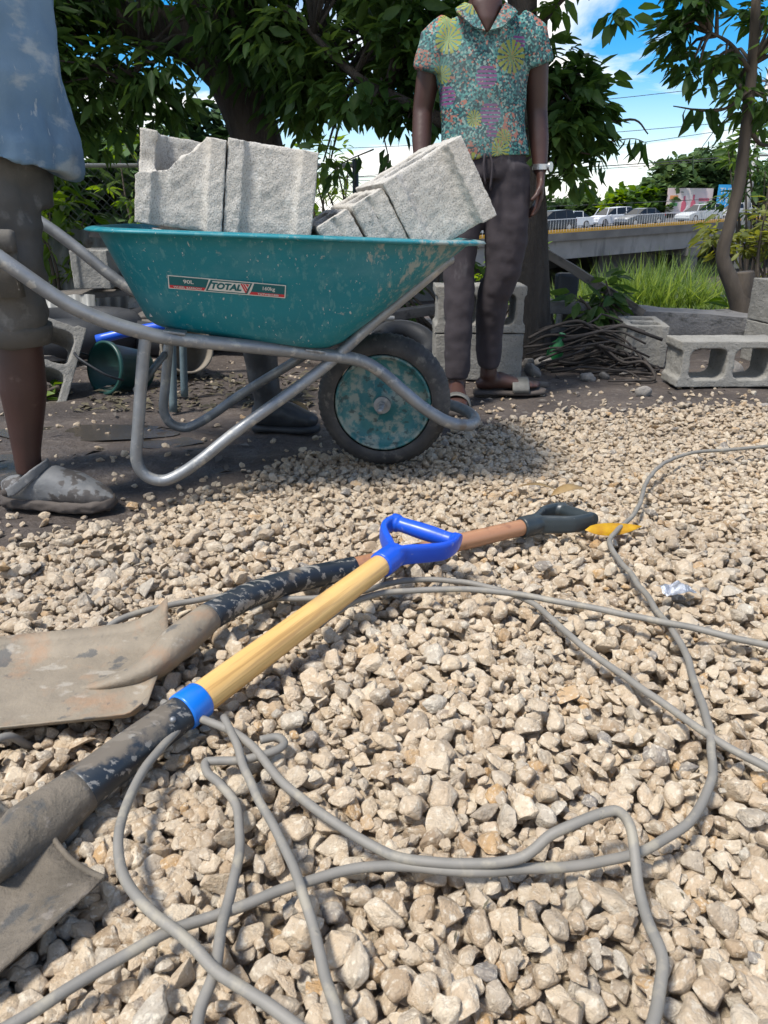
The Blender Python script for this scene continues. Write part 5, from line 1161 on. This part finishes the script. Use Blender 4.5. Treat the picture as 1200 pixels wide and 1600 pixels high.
def twig_links(CC, anchors, rg, n_, maxd=.9):
    out_ = []; A = [Vector(a) for a in anchors]
    for i in rg.choice(len(CC), min(n_, len(CC)), replace=False):
        c = Vector(CC[i]); a = min(A, key=lambda q: (q-c).length)
        if (a-c).length < maxd: out_.append((a, c))
    return out_
def sample(lst, step=6):
    r = []
    for pts, rad in lst: r += catmull(pts, 24)[4::3]
    return r
# large tree behind the barrow
t1 = empty('mango_tree', (-.80,5.0,0), label='large dark tree with thick leaning trunk and limb reaching left, behind the loaded blocks', cat='tree')
l1 = [([(-.86,5.0,-.1),(-.80,5.0,.2),(-.77,5.0,.7),(-.76,5.0,1.03),(-.84,5.0,1.35),(-.95,5.0,1.65),(-1.02,5.02,2.1),(-1.0,5.1,2.9)], [.22,.17,.155,.150,.158,.16,.13,.06]),
      ([(-.92,5.0,1.45),(-1.15,4.98,1.66),(-1.40,4.95,1.70),(-1.72,4.9,1.80),(-2.2,4.9,2.0),(-2.8,5,2.3)], [.11,.125,.11,.085,.06,.03]),
      ([(-.95,5.0,1.6),(-.6,4.8,1.9),(-.1,4.5,2.1),(.6,4.3,2.3)], [.09,.07,.05,.02]), ([(-1.0,5.0,2.0),(-1.0,4.4,2.5),(-.9,3.7,2.7),(-.8,3.0,2.8)], [.09,.07,.05,.02]),
      ([(-1.6,4.9,1.75),(-1.9,4.6,1.6),(-2.1,4.5,1.35)], [.03,.02,.008]), ([(-.5,4.75,1.93),(-.3,4.6,1.6),(-.2,4.5,1.35)], [.03,.02,.008]), ([(-1.2,4.95,1.66),(-1.3,4.6,1.5),(-1.35,4.5,1.3)], [.02,.014,.006])]
C1 = crown(t1, [((-1.0,4.8,2.15),(2.0,1.0,.62),900), ((-.25,4.5,1.62),(.75,.6,.34),300), ((-2.0,4.7,1.42),(.6,.5,.48),280), ((-1.35,4.55,1.42),(.45,.35,.17),50), ((-.15,4.6,1.46),(.40,.4,.26),100),((-.42,4.7,1.35),(.2,.3,.35),60), ((-.7,4.1,2.95),(2.3,1.2,.45),380), ((-3.4,4.4,2.2),(1.2,1.0,.9),160)], m_leaf, ln=(.08,.14), asp=.34, per=12, nobj=260, droop=.45, seedn=11, spread=.09)  # the widest, highest blob is unseen canopy put in to shade the yard
limbs(t1, l1, m_bark, twig_links(C1, sample(l1), np.random.default_rng(1), 260))
t2 = empty('mango_tree', (.79,3.98,0), label='rough-barked tree whose trunk stands right behind the man in the print shirt', cat='tree')
l2 = [([(.82,3.98,-.08),(.79,3.98,.02),(.745,3.97,.5),(.69,3.97,.95),(.64,3.97,1.3),(.62,4.0,1.9),(.6,4.1,2.6)], [.125,.098,.092,.085,.075,.06,.03]),
      ([(.70,3.97,.90),(.45,3.98,1.02),(.28,4.0,1.12),(.05,4.02,1.22),(-.14,4.05,1.32),(-.4,4.1,1.55)], [.05,.04,.034,.028,.022,.01]),
      ([(.66,3.97,1.1),(.8,3.97,1.2),(.92,3.97,1.25),(1.05,3.97,1.12),(1.20,3.97,1.12),(1.27,3.97,1.06)], [.02,.016,.012,.008,.005,.003]),
      ([(.70,3.97,.85),(.80,3.97,.95),(.88,3.97,.90),(.97,3.97,.80)], [.014,.010,.007,.004]), ([(.63,3.97,1.4),(.8,3.97,1.6),(.95,3.97,1.68),(1.05,3.97,1.62)], [.02,.014,.008,.004])]
C2 = crown(t2, [((.87,4.0,1.14),(.19,.22,.23),95), ((.90,4.0,1.62),(.22,.2,.13),24), ((.78,4.0,1.35),(.12,.2,.12),14), ((.90,4.0,.90),(.07,.12,.05),5), ((.10,4.1,1.20),(.25,.2,.10),12), ((-.10,4.1,1.32),(.35,.22,.22),44), ((-.28,4.1,.98),(.06,.15,.10),3), ((.3,4.1,1.42),(.35,.25,.25),60), ((.4,4.2,2.1),(1.0,.8,.5),200), ((-.25,3.3,2.5),(.8,.55,.3),170)], m_leaf, ln=(.07,.115), asp=.46, per=12, nobj=220, droop=.35, seedn=12, spread=.07)  # last blob is unseen overhead foliage, added to shade the trunk
limbs(t2, l2, m_bark, twig_links(C2, sample(l2), np.random.default_rng(2), 120), rough=.006)
# single sprays against the sky
def spray(root, pts, m, seedn, n_=9, ln=.10, asp=.36):
    rg = np.random.default_rng(seedn); P = catmull(pts, 20); bm = bmesh.new(); loft(bm, P, [.004*(1-.7*i/len(P)) for i in range(len(P))], 5, None); obj('twig', bm, m_bark2, root, True, origin=root.location)
    LV = leaf_variants(m)
    for i in range(n_):
        p = P[int((.25+.75*i/max(1,n_-1))*(len(P)-1))]; d = Vector((rg.normal(0,.35), rg.normal(0,.4), -1+rg.normal(0,.25))).normalized(); s = ln*rg.uniform(.75,1.25)
        o = bpy.data.objects.new('leaf', LV[rg.integers(0,3)]); COL.objects.link(o); o.parent = root
        o.matrix_basis = Matrix.Translation(p-root.location) @ d.to_track_quat('X','Y').to_matrix().to_4x4() @ Euler((rg.uniform(-1,1),0,0)).to_matrix().to_4x4() @ Matrix.Diagonal((s, s*asp, s, 1))
spray(t2, [(1.0,3.97,1.02),(1.10,3.97,1.03),(1.20,3.97,1.04),(1.27,3.97,1.02)], m_leaf, 3, 9); spray(t2, [(.95,3.97,1.20),(1.05,3.97,1.19),(1.12,3.97,1.16)], m_leaf, 4, 6, .09)
spray(t2, [(.95,3.97,.98),(1.04,3.97,.96),(1.08,3.97,.90)], m_leaf, 5, 6, .09); spray(t2, [(.86,3.97,.86),(.95,3.97,.86),(1.02,3.97,.84)], m_leafy, 6, 7, .11)
spray(t2, [(-.05,4.05,1.0),(-.2,4.05,.94),(-.30,4.05,.86)], m_leaf, 7, 9, .10); spray(t2, [(.0,4.05,1.05),(.02,4.05,.95),(-.02,4.05,.88)], m_leaf, 8, 7, .10)
# crooked young tree on the right
t3 = empty('young_tree', (2.10,4.4,0), label='slender crooked tree with a cut stump at its fork, at the right edge', cat='tree')
l3 = [([(2.14,4.4,-.05),(2.10,4.4,.10),(2.07,4.4,.22),(1.99,4.4,.33),(1.905,4.4,.48),(1.915,4.4,.62),(1.935,4.4,.82),(1.92,4.4,1.12),(1.90,4.4,1.42),(1.86,4.4,1.75),(1.8,4.4,2.3)], [.090,.076,.070,.048,.037,.034,.031,.029,.026,.022,.010]),
      ([(2.06,4.4,.22),(2.055,4.4,.32),(2.045,4.4,.40)], [.062,.058,.050]), ([(1.91,4.4,1.30),(1.80,4.4,1.22),(1.68,4.4,1.21),(1.52,4.4,1.23)], [.012,.008,.006,.003]), ([(1.90,4.4,1.38),(1.75,4.35,1.5),(1.6,4.3,1.55)], [.014,.010,.005]), ([(1.91,4.4,1.15),(2.05,4.45,1.05),(2.2,4.5,1.1)], [.014,.010,.005])]
C3 = crown(t3, [((1.70,4.4,1.60),(.27,.28,.25),190), ((2.0,4.45,1.50),(.28,.28,.32),180), ((2.17,4.45,1.25),(.2,.2,.28),80), ((2.2,4.5,1.15),(.14,.25,.28),42), ((1.62,4.35,1.42),(.12,.15,.08),8), ((1.9,4.5,2.1),(.7,.6,.35),90)], m_leaf, ln=(.07,.11), asp=.42, per=11, nobj=180, droop=.4, seedn=13, spread=.07)
limbs(t3, l3, m_bark2, twig_links(C3, sample(l3), np.random.default_rng(3), 80), rough=.006)
spray(t3, [(1.80,4.4,1.22),(1.70,4.4,1.215),(1.60,4.4,1.22)], m_leaf, 21, 9, .12, .38); spray(t3, [(1.84,4.4,1.2),(1.76,4.4,1.12),(1.68,4.4,1.0)], m_leaf, 22, 4, .12, .3)
# bushes
def bush(loc, blobs, m, lab, nobj=0, seedn=1, cat='bush', group=None, **kw):
    b = empty('bush', loc, label=lab, cat=cat, group=group); c = crown(b, blobs, m, nobj=nobj, seedn=seedn, name='foliage', **kw)
    rg = np.random.default_rng(seedn); lst = []
    for k in rg.choice(len(c), min(14, len(c)), replace=False): lst.append((Vector((loc[0]+rg.normal(0,.05), loc[1], gz(loc[0],loc[1])-.03)), Vector(c[k])))
    limbs(b, [([a, (a+e)/2+Vector((rg.normal(0,.06),0,.05)), e], [.014,.010,.004]) for a, e in lst], m_bark2, (), 'stem', 0)
bush((-2.15,5.0,0), [((-2.2,5.0,.75),(.38,.35,.55),70),((-2.0,5.1,.35),(.35,.3,.30),36)], m_leafy, 'leafy green bush between the man in blue and the back of the tub', 100, 31, ln=(.09,.15), asp=.34, per=9, droop=.35)
bush((-1.75,6.3,0), [((-1.75,6.3,.95),(.45,.4,.5),60)], m_leafy, 'sunlit bush behind the chain-link fence left of the thick trunk', 60, 32, ln=(.08,.14), asp=.36, per=9, droop=.35)
bush((-.42,6.4,0), [((-.42,6.4,.85),(.36,.4,.50),60)], m_leafy, 'sunlit bush just right of the thick trunk', 40, 33, ln=(.07,.12), asp=.4, per=9, droop=.3)
bush((.35,4.6,0), [((.30,4.6,.38),(.26,.25,.30),44),((-.05,4.7,.25),(.3,.2,.25),30)], m_leaf, 'dark low bush between the wheel and the stacked blocks', 60, 34, ln=(.06,.11), asp=.5, per=9, droop=.5)
bush((3.15,6.2,0), [((3.15,6.2,.30),(.42,.4,.62),110),((2.75,6.3,.55),(.18,.2,.2),20)], m_leafyel, 'yellowish bush behind the crooked tree at the right edge', 80, 35, ln=(.07,.12), asp=.36, per=10, droop=.2)
bush((3.5,7.2,0), [((3.45,7.2,1.05),(.5,.4,.55),80)], m_leaf, 'dark bush above the yellowish one at the right edge', 30, 36, ln=(.08,.13), asp=.36, per=10, droop=.3)
bush((2.45,4.9,0), [((2.42,4.9,.15),(.22,.25,.28),24)], m_leafy, 'low green plant behind the pair of blocks at the right edge', 40, 37, ln=(.12,.22), asp=.2, per=8, droop=-.1)
bush((1.25,3.98,0), [((1.12,4.12,.28),(.16,.10,.12),11)], m_leaf, 'broad-leaved plant growing over the timbers left of the hollow block', 90, 38, ln=(.09,.14), asp=.45, per=8, droop=.2)
bush((1.1,7.0,-.1), [((1.15,7.0,.25),(.38,.3,.40),50)], m_leafy, 'bright green shrub in the sun right of the second trunk', 50, 39, ln=(.07,.12), asp=.4, per=9, droop=.1)
bush((-1.37,3.02,0), [((-1.37,2.98,.03),(.06,.04,.02),3)], m_leafy, 'small weed in front of the tipped block', 20, 40, ln=(.05,.07), asp=.5, per=6, droop=-.2)
# tall grass on the bank, each blade a bent ribbon
def grass(n_, fx, fy, h0, h1, wd, seedn, label_name='grass'):
    rg = np.random.default_rng(seedn); V = []; F = []; T = []
    for i in range(n_):
        x, y = fx(rg), fy(rg); z = gz(x, y)-.03; h = rg.uniform(h0, h1); a = rg.uniform(0,6.28); b = rg.uniform(.15,.75)*h; c, s = math.cos(a), math.sin(a); w_ = wd*rg.uniform(.6,1.3); t0 = rg.uniform(0,1)
        k = len(V)
        for j in range(6):
            t = j/5; o_ = b*t*t; zz = h*(t-.38*t*t*b/h*1.2); ww = w_*(1-t**2*.95)
            V.append((x+c*o_-s*ww, y+s*o_+c*ww, z+zz)); V.append((x+c*o_+s*ww, y+s*o_-c*ww, z+zz)); T += [t0, t0]
        for j in range(5): F.append((k+2*j, k+2*j+2, k+2*j+3, k+2*j+1))
    me = fast_mesh('grass', V, F, None, T); o = finish('grass', me, m_grass, None); tag(o, kind='stuff'); return o
grass(5200, lambda r: r.normal(3.55,.42), lambda r: r.uniform(9.5,12.5), .7, 1.35, .014, 5)
grass(6000, lambda r: r.uniform(1.2,5.2), lambda r: r.uniform(7.5,11), .20, .50, .010, 6)
grass(260, lambda r: r.normal(4.3,.25), lambda r: r.uniform(11,12.5), 1.3, 1.75, .009, 7)
grass(1200, lambda r: r.uniform(1.0,2.8), lambda r: r.uniform(4.75,6.5), .06, .22, .006, 8)
# ---------------------------------------------------------------- far trees: many leaf clumps through an uneven crown
def far_tree(loc, crowns, m, lab, size, n_, seedn, group=None, hb=2.0):
    t = empty('tree', loc, label=lab, cat='tree', group=group); rg = np.random.default_rng(seedn); P = []
    for c, r in crowns:
        k = int(n_*r[0]/sum(q[1][0] for q in crowns)); u = rg.normal(0,1,(k,3)); u /= np.linalg.norm(u, axis=1, keepdims=True)
        rad = np.array([.72+.55*mnoise.noise(Vector(q)*2.3+Vector(c)) for q in u])*rg.uniform(.75,1.08,k); P.append(np.array(c)+u*rad[:,None]*np.array(r))
    P = np.concatenate(P); k = len(P); D = rg.normal(0,1,(k,3)); D[:,2] = np.abs(D[:,2])*.5; s = size*rg.uniform(.6,1.5,k)
    tn = np.clip(np.array([.5+.8*mnoise.noise(Vector(q)*(.9/size*.12)) for q in P])+rg.normal(0,.13,k), 0, 1)
    V, F = leaves_arrays(P, D, s, s*.75, rg); me = fast_mesh('crown', V-np.array(loc), F, None, np.repeat(tn, 12)); o = finish('crown', me, m, t); tag(o, kind='stuff')
    bm = bmesh.new(); c0 = crowns[0][0]; r0 = max(.12, crowns[0][1][0]*.09)
    loft(bm, catmull([(loc[0],loc[1],loc[2]-.3), (loc[0]*.6+c0[0]*.4,loc[1],loc[2]*.5+c0[2]*.5), c0], 10), [r0*(1-.06*i) for i in range(11)], 8, None); obj('trunk', bm, m_bark, t, True, origin=loc)
FT = 'trees behind the overpass'
far_tree((34,92,-1), [((33.5,92,4.0),(4.6,4,3.2)),((37,92,5.2),(4,4,2.8)),((31,90,2.2),(3.2,3,2.4)),((40,94,4.4),(4,4,3.5))], m_leaffar, 'tall full tree rising behind the billboard', .85, 4200, 51, FT)
far_tree((26.5,88,-1), [((26.5,88,1.4),(3.2,3,2.2)),((29,89,1.6),(2.6,3,2.2))], m_leafy, 'lighter green tree directly left of the billboard', .7, 2400, 52, FT)
far_tree((22,90,-1), [((22.3,90,1.0),(2.6,3,2.0)),((20,90,.6),(2.2,3,1.8))], m_leaffar, 'small dark tree above the white car on the overpass', .7, 1900, 53, FT)
far_tree((17,92,-1), [((17.5,92,.9),(2.8,3,1.9)),((14,92,1.0),(3,3,2.2))], m_leaffar, 'tree above the dark estate car on the overpass', .7, 2200, 54, FT)
far_tree((9,95,-1), [((9,95,.6),(4.5,3,2.2)),((3,96,.2),(4,3,1.6))], m_leaffar, 'low far tree hidden behind the man in the print shirt', .8, 2200, 55, FT)
far_tree((47,96,-1), [((46,96,3.2),(4.5,4,4)),((51,97,3.2),(5,4,4.2))], m_leaffar, 'far tree at the right edge beyond the overpass', .85, 2400, 56, FT)
LTR = 'trees beyond the fence on the left'
for k, (x, y, z, r, h, mm, lab) in enumerate([(-4.2,13,1.0,1.5,1.6,m_leaffar,'blue-green feathery tree left of the thick trunk, beyond the fence'),(-6.6,12,1.3,1.7,2.0,m_leafy,'lighter tree just right of the man in blue, beyond the fence'),(-3.0,14,1.3,1.3,1.5,m_leaffar,'dense tree filling the gap between the broken block and the thick trunk'),(-2.6,16,.5,1.2,1.3,m_leafy,'small tree seen right of the thick trunk'),(-9,15,1.5,2.4,2.4,m_leaffar,'tree hidden behind the man in blue'),(-13,18,1.5,3,3,m_leaffar,'tree beyond the left edge of the picture')]):
    far_tree((x,y,gz(x,y)), [((x,y,z),(r,1.2,h)),((x+.6*r,y+.3,z-.5),(r*.7,1,h*.7)),((x-.6*r,y+.4,z-.4),(r*.7,1,h*.7))], mm, lab, .22, 3800, 60+k, LTR)

# ---------------------------------------------------------------- overpass with traffic
BA = math.atan2(10, 18.97); BD = Vector((math.cos(BA), math.sin(BA), .0406)).normalized()
ov = empty('overpass', (12.06,62,-.70), (0, 0, BA), 'concrete overpass with yellow kerb and white railing carrying slow traffic', 'bridge')
SL = .0410
def ovbox(name, c, s, m, jit=0):
    bm = bmesh.new(); x0, x1 = c[0]-s[0]/2, c[0]+s[0]/2; n_ = 16; vs = []
    for i in range(n_+1):
        x = x0+(x1-x0)*i/n_; z = c[2]+SL*x
        vs.append([bm.verts.new((x, c[1]+a*s[1]/2, z+b*s[2]/2)) for a, b in ((-1,-1),(1,-1),(1,1),(-1,1))])
    for a, b in zip(vs, vs[1:]):
        for k in range(4): bm.faces.new((a[k], a[(k+1)%4], b[(k+1)%4], b[k]))
    bm.faces.new(vs[0][::-1]); bm.faces.new(vs[-1]); return obj(name, bm, m, ov)
LX = (-45, 45)
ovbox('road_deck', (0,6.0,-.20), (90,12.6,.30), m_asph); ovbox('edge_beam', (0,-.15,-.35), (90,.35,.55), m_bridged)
ovbox('girder', (0,.25,-1.35), (90,.5,1.40), m_bridge); ovbox('girder', (0,6,-1.35), (90,.5,1.40), m_bridge); ovbox('girder', (0,11.5,-1.35), (90,.5,1.40), m_bridge)
ovbox('kerb', (0,.10,.06), (90,.22,.26), m_yellow)
ovbox('rail', (0,-.10,.98), (90,.05,.05), m_rail)
bm = bmesh.new()
for i in range(300):
    x = -42+i*.28; box(bm, (x, -.10, .50+SL*x), (.016,.016,.92))
o = obj('baluster', bm, m_rail, ov); tag(o, kind='stuff')
for x in (-32,-14.5,-1.5,17.5,34): 
    bm = bmesh.new()
    for yy in (.4,6,11.6): box(bm, (x, yy, -5.2+SL*x*.5), (1.3,1.3,7.0))
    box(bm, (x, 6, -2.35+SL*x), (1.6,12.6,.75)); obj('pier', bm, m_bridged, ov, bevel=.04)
bm = bmesh.new(); box(bm, (13.8,4.2,-4.4), (7.2,.8,5.2)); box(bm, (-7.2,3.0,-4.4), (5.4,.8,5.2)); obj('abutment', bm, m_bridged, ov, bevel=.05)  # dark concrete here puts the shade beneath the deck into the colour
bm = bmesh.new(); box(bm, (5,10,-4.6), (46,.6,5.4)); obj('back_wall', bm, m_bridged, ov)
def car(loc, heading, colour, lab, estate=False, name='parked_car', fw=4.5, hh=1.0):
    c = empty('car', loc, (0, -math.atan(SL)*(1 if heading > -1 and heading < 1.6 else -1), heading), lab, 'car', 'cars queuing on the overpass')
    m = mat('car_paint_%s' % colour[0], colour[1], None, 5, .35, metal=0, coat=.25)
    hw = .86; L2 = fw/2
    low = [(-L2,.42),(-L2+.03,.72),(-L2+.12,.92),(L2-1.35,.95),(L2-.45,.78),(L2-.08,.66),(L2,.42),(L2-.1,.24),(-L2+.1,.24)] if not estate else [(-L2,.45),(-L2+.02,.95),(-L2+.06,1.02),(L2-1.25,1.02),(L2-.35,.84),(L2-.05,.70),(L2,.42),(L2-.1,.24),(-L2+.1,.24)]
    low = [(x, z*hh) for x, z in low]
    def prism(pts, w0, w1, zt):
        bm = bmesh.new(); a = []; b = []
        for x, z in pts:
            w_ = w0+(w1-w0)*max(0, min(1, (z-zt[0])/(zt[1]-zt[0]))); a.append(bm.verts.new((x,-w_,z))); b.append(bm.verts.new((x,w_,z)))
        bm.faces.new(a); bm.faces.new(b[::-1]); n_ = len(pts)
        for i in range(n_): bm.faces.new((a[i], b[i], b[(i+1)%n_], a[(i+1)%n_]))
        return bm
    bm = prism(low, hw, hw-.06, (.6,1.0)); obj('body', bm, m, c, bevel=.045)
    b0 = .90*hh if not estate else .98*hh; t0 = 1.42*hh if not estate else 1.62*hh
    gh = [(-L2+.35,b0),(-L2+1.15,t0-.04),(-L2+2.0,t0),(L2-2.0,t0-.06),(L2-1.15,b0)] if not estate else [(-L2+.05,b0),(-L2+.35,t0-.05),(-L2+.9,t0),(L2-2.1,t0-.05),(L2-1.05,b0)]
    bm = prism(gh, hw-.06, hw-.24, (b0,t0)); obj('window', bm, m_glass, c, bevel=.03)
    rf = [(p[0]+(.05 if i == 1 else (-.05 if i == 3 else 0)), p[1]-.02) for i, p in enumerate(gh[1:4])]; rf = rf+[(x, z+.055) for x, z in rf[::-1]]
    bm = prism(rf, hw-.225, hw-.235, (b0,t0)); obj('roof', bm, m, c, bevel=.02)
    for sx_ in ((L2-1.2+.02),(L2-2.35),(-L2+ (1.1 if not estate else 1.0))):
        bm = bmesh.new()
        for sy in (-1,1): loft(bm, [(sx_+.10,sy*(hw-.07),b0), (sx_-.25 if sx_ > L2-1.4 else sx_-.0,sy*(hw-.232),t0-.03)], .035, 6, None)
        obj('pillar', bm, m, c)
    for x in (-L2+.85, L2-.88):
        for sy in (-1,1):
            wq = empty('wheel', (x, sy*(hw-.10), .32)); wq.parent = c
            bm = bmesh.new(); cyl(bm, (0,-.11,0), (0,.11,0), .325, seg=24); obj('tyre', bm, m_tyre, wq, bevel=.02)
            bm = bmesh.new(); cyl(bm, (0,sy*.10,0), (0,sy*.125,0), .20, seg=16); obj('rim', bm, m_rim, wq, bevel=.01)
    for sy in (-1,1):
        bm = bmesh.new(); box(bm, (L2-.14, sy*.62, .68*hh), (.26,.34,.14)); obj('headlight', bm, m_lamp, c, bevel=.03)
        bm = bmesh.new(); box(bm, (-L2+.06, sy*.70, .80*hh), (.14,.22,.30 if estate else .16)); obj('tail_light', bm, m_tail, c, bevel=.02)
        bm = bmesh.new(); box(bm, (L2-1.45, sy*(hw+.06), .98*hh), (.14,.16,.12)); obj('wing_mirror', bm, m, c, bevel=.02)
    return c
def onroad(s, lane): 
    v = Matrix.Rotation(BA, 4, 'Z') @ Vector((s, lane, SL*s)); return Vector((12.06,62,-.735))+v
car(onroad(2.9,2.2), BA+math.pi, ('charcoal',(.022,.024,.028)), 'dark grey estate car nearest the left end of the overpass', True)
car(onroad(6.9,4.6), BA+math.pi, ('white',(.62,.64,.66)), 'white saloon just behind the dark grey estate car')
car(onroad(13.0,2.2), BA+math.pi, ('grey',(.085,.093,.10)), 'mid-grey saloon in the middle of the overpass, below the billboard')
car(onroad(12.4,5.2), BA+math.pi, ('white2',(.60,.62,.65)), 'white car half hidden behind the mid-grey saloon', True, hh=.95)
car(onroad(20.6,2.4), BA+math.pi, ('silver',(.42,.44,.44)), 'silver hatchback nearest the crooked tree', True, hh=.92)
car(onroad(-1.6,2.6), BA+math.pi, ('silver2',(.45,.47,.48)), 'silver car peeping out from behind the second trunk', False)
car(onroad(25.6,2.4), BA+math.pi, ('silver3',(.40,.41,.42)), 'silver car hidden by the crooked tree trunk', False)
# billboards and poles
bb = empty('billboard', (33.5,88,-1), (0,0,R(14)), 'large pale billboard with pink bottles standing behind the cars', 'billboard')
def bpart(name, c, s, m, root=bb, bv=0): bm = bmesh.new(); box(bm, c, s); return obj(name, bm, m, root, bevel=bv)
m_bb = mat('billboard_print', (.60,.56,.52), (.66,.50,.50), .35, .5); m_pink = mat('printed_pink', (.60,.12,.17), (.5,.10,.15), 3, .5); m_bbb = mat('billboard_blue', (.02,.25,.55), (.03,.32,.62), 3, .5); m_pg = mat('printed_green', (.12,.38,.12), None, 3, .5); m_pr = mat('printed_orange', (.62,.25,.08), None, 3, .5)
bpart('panel', (0,0,3.1), (5.6,.15,2.6), m_bb); bpart('post', (-1.8,.3,.5), (.3,.3,3.4), m_bridged); bpart('post', (1.8,.3,.5), (.3,.3,3.4), m_bridged)
for x, h in ((-.7,1.6),(.45,1.75)):
    bm = bmesh.new(); loft(bm, [(x,-.09,2.0),(x,-.09,2.0+h*.55),(x,-.09,2.0+h*.72),(x,-.09,2.0+h)], [(.30,.02),(.30,.02),(.12,.02),(.12,.02)], 12, (0,1,0)); obj('printed_bottle', bm, m_pink, bb)
bpart('printed_patch', (-2.0,-.085,3.45), (1.0,.02,.42), m_pr); bpart('printed_patch', (-1.95,-.085,2.75), (.9,.02,.32), m_pg); bpart('printed_patch', (1.75,-.085,3.25), (1.3,.02,.30), m_pink); bpart('printed_patch', (1.7,-.085,2.8), (1.0,.02,.22), m_pg)
b2 = empty('billboard', (37.6,88,-1), (0,0,R(6)), 'blue sign with white lettering right beside the large billboard', 'billboard')
bpart('panel', (0,0,3.6), (2.3,.15,2.3), m_bbb, b2); bpart('post', (0,.3,1.0), (.3,.3,4.0), m_bridged, b2)
lettering('THE', -.25, -.09, .85, m_white, b2, z=4.1, name='lettering', rot=(R(90),0,0)); lettering('WELL', -.05, -.09, .75, m_white, b2, z=3.2, rot=(R(90),0,0))
up = empty('utility_pole', (26.3,58,-2.0), label='pale concrete utility pole standing behind the crooked tree', cat='pole')
bm = bmesh.new(); loft(bm, [(0,0,-1),(0,0,12.5)], [.24,.15], 12, None); obj('pole', bm, m_pvc, up, True)
for z in (11.2,8.9,6.6): bm = bmesh.new(); box(bm, (0,-.1,z), (2.0,.12,.14)); obj('cross_arm', bm, m_bridged, up)
def wire(a, b, sag, r=.022, lab=''):
    a = Vector(a); b = Vector(b); P = [a.lerp(b, t/16)-Vector((0,0,sag*4*(t/16)*(1-t/16))) for t in range(17)]; bm = bmesh.new(); loft(bm, P, r, 5, None); o = obj('overhead_wire', bm, m_tank, None); tag(o, lab, 'wire', 'overhead wires')
for k, (z, dz, dx, lab) in enumerate([(9.2,-2.2,0,'topmost overhead wire running left from the pole'),(6.9,-1.2,.3,'overhead wire running left below the topmost one'),(6.6,-3.8,.6,'overhead wire crossing the others towards the far trees'),(4.6,-.6,-.3,'thicker overhead wire running level above the far trees'),(4.45,-.65,-.6,'overhead wire just below the thicker level one'),(1.9,-.5,0,'lowest overhead wire just above the far trees')]):
    wire((26.3+dx,57.8,-2+z+2), (-18,66+4*k,-2+z+2+dz), .5, .022 if k != 3 else .034, lab)
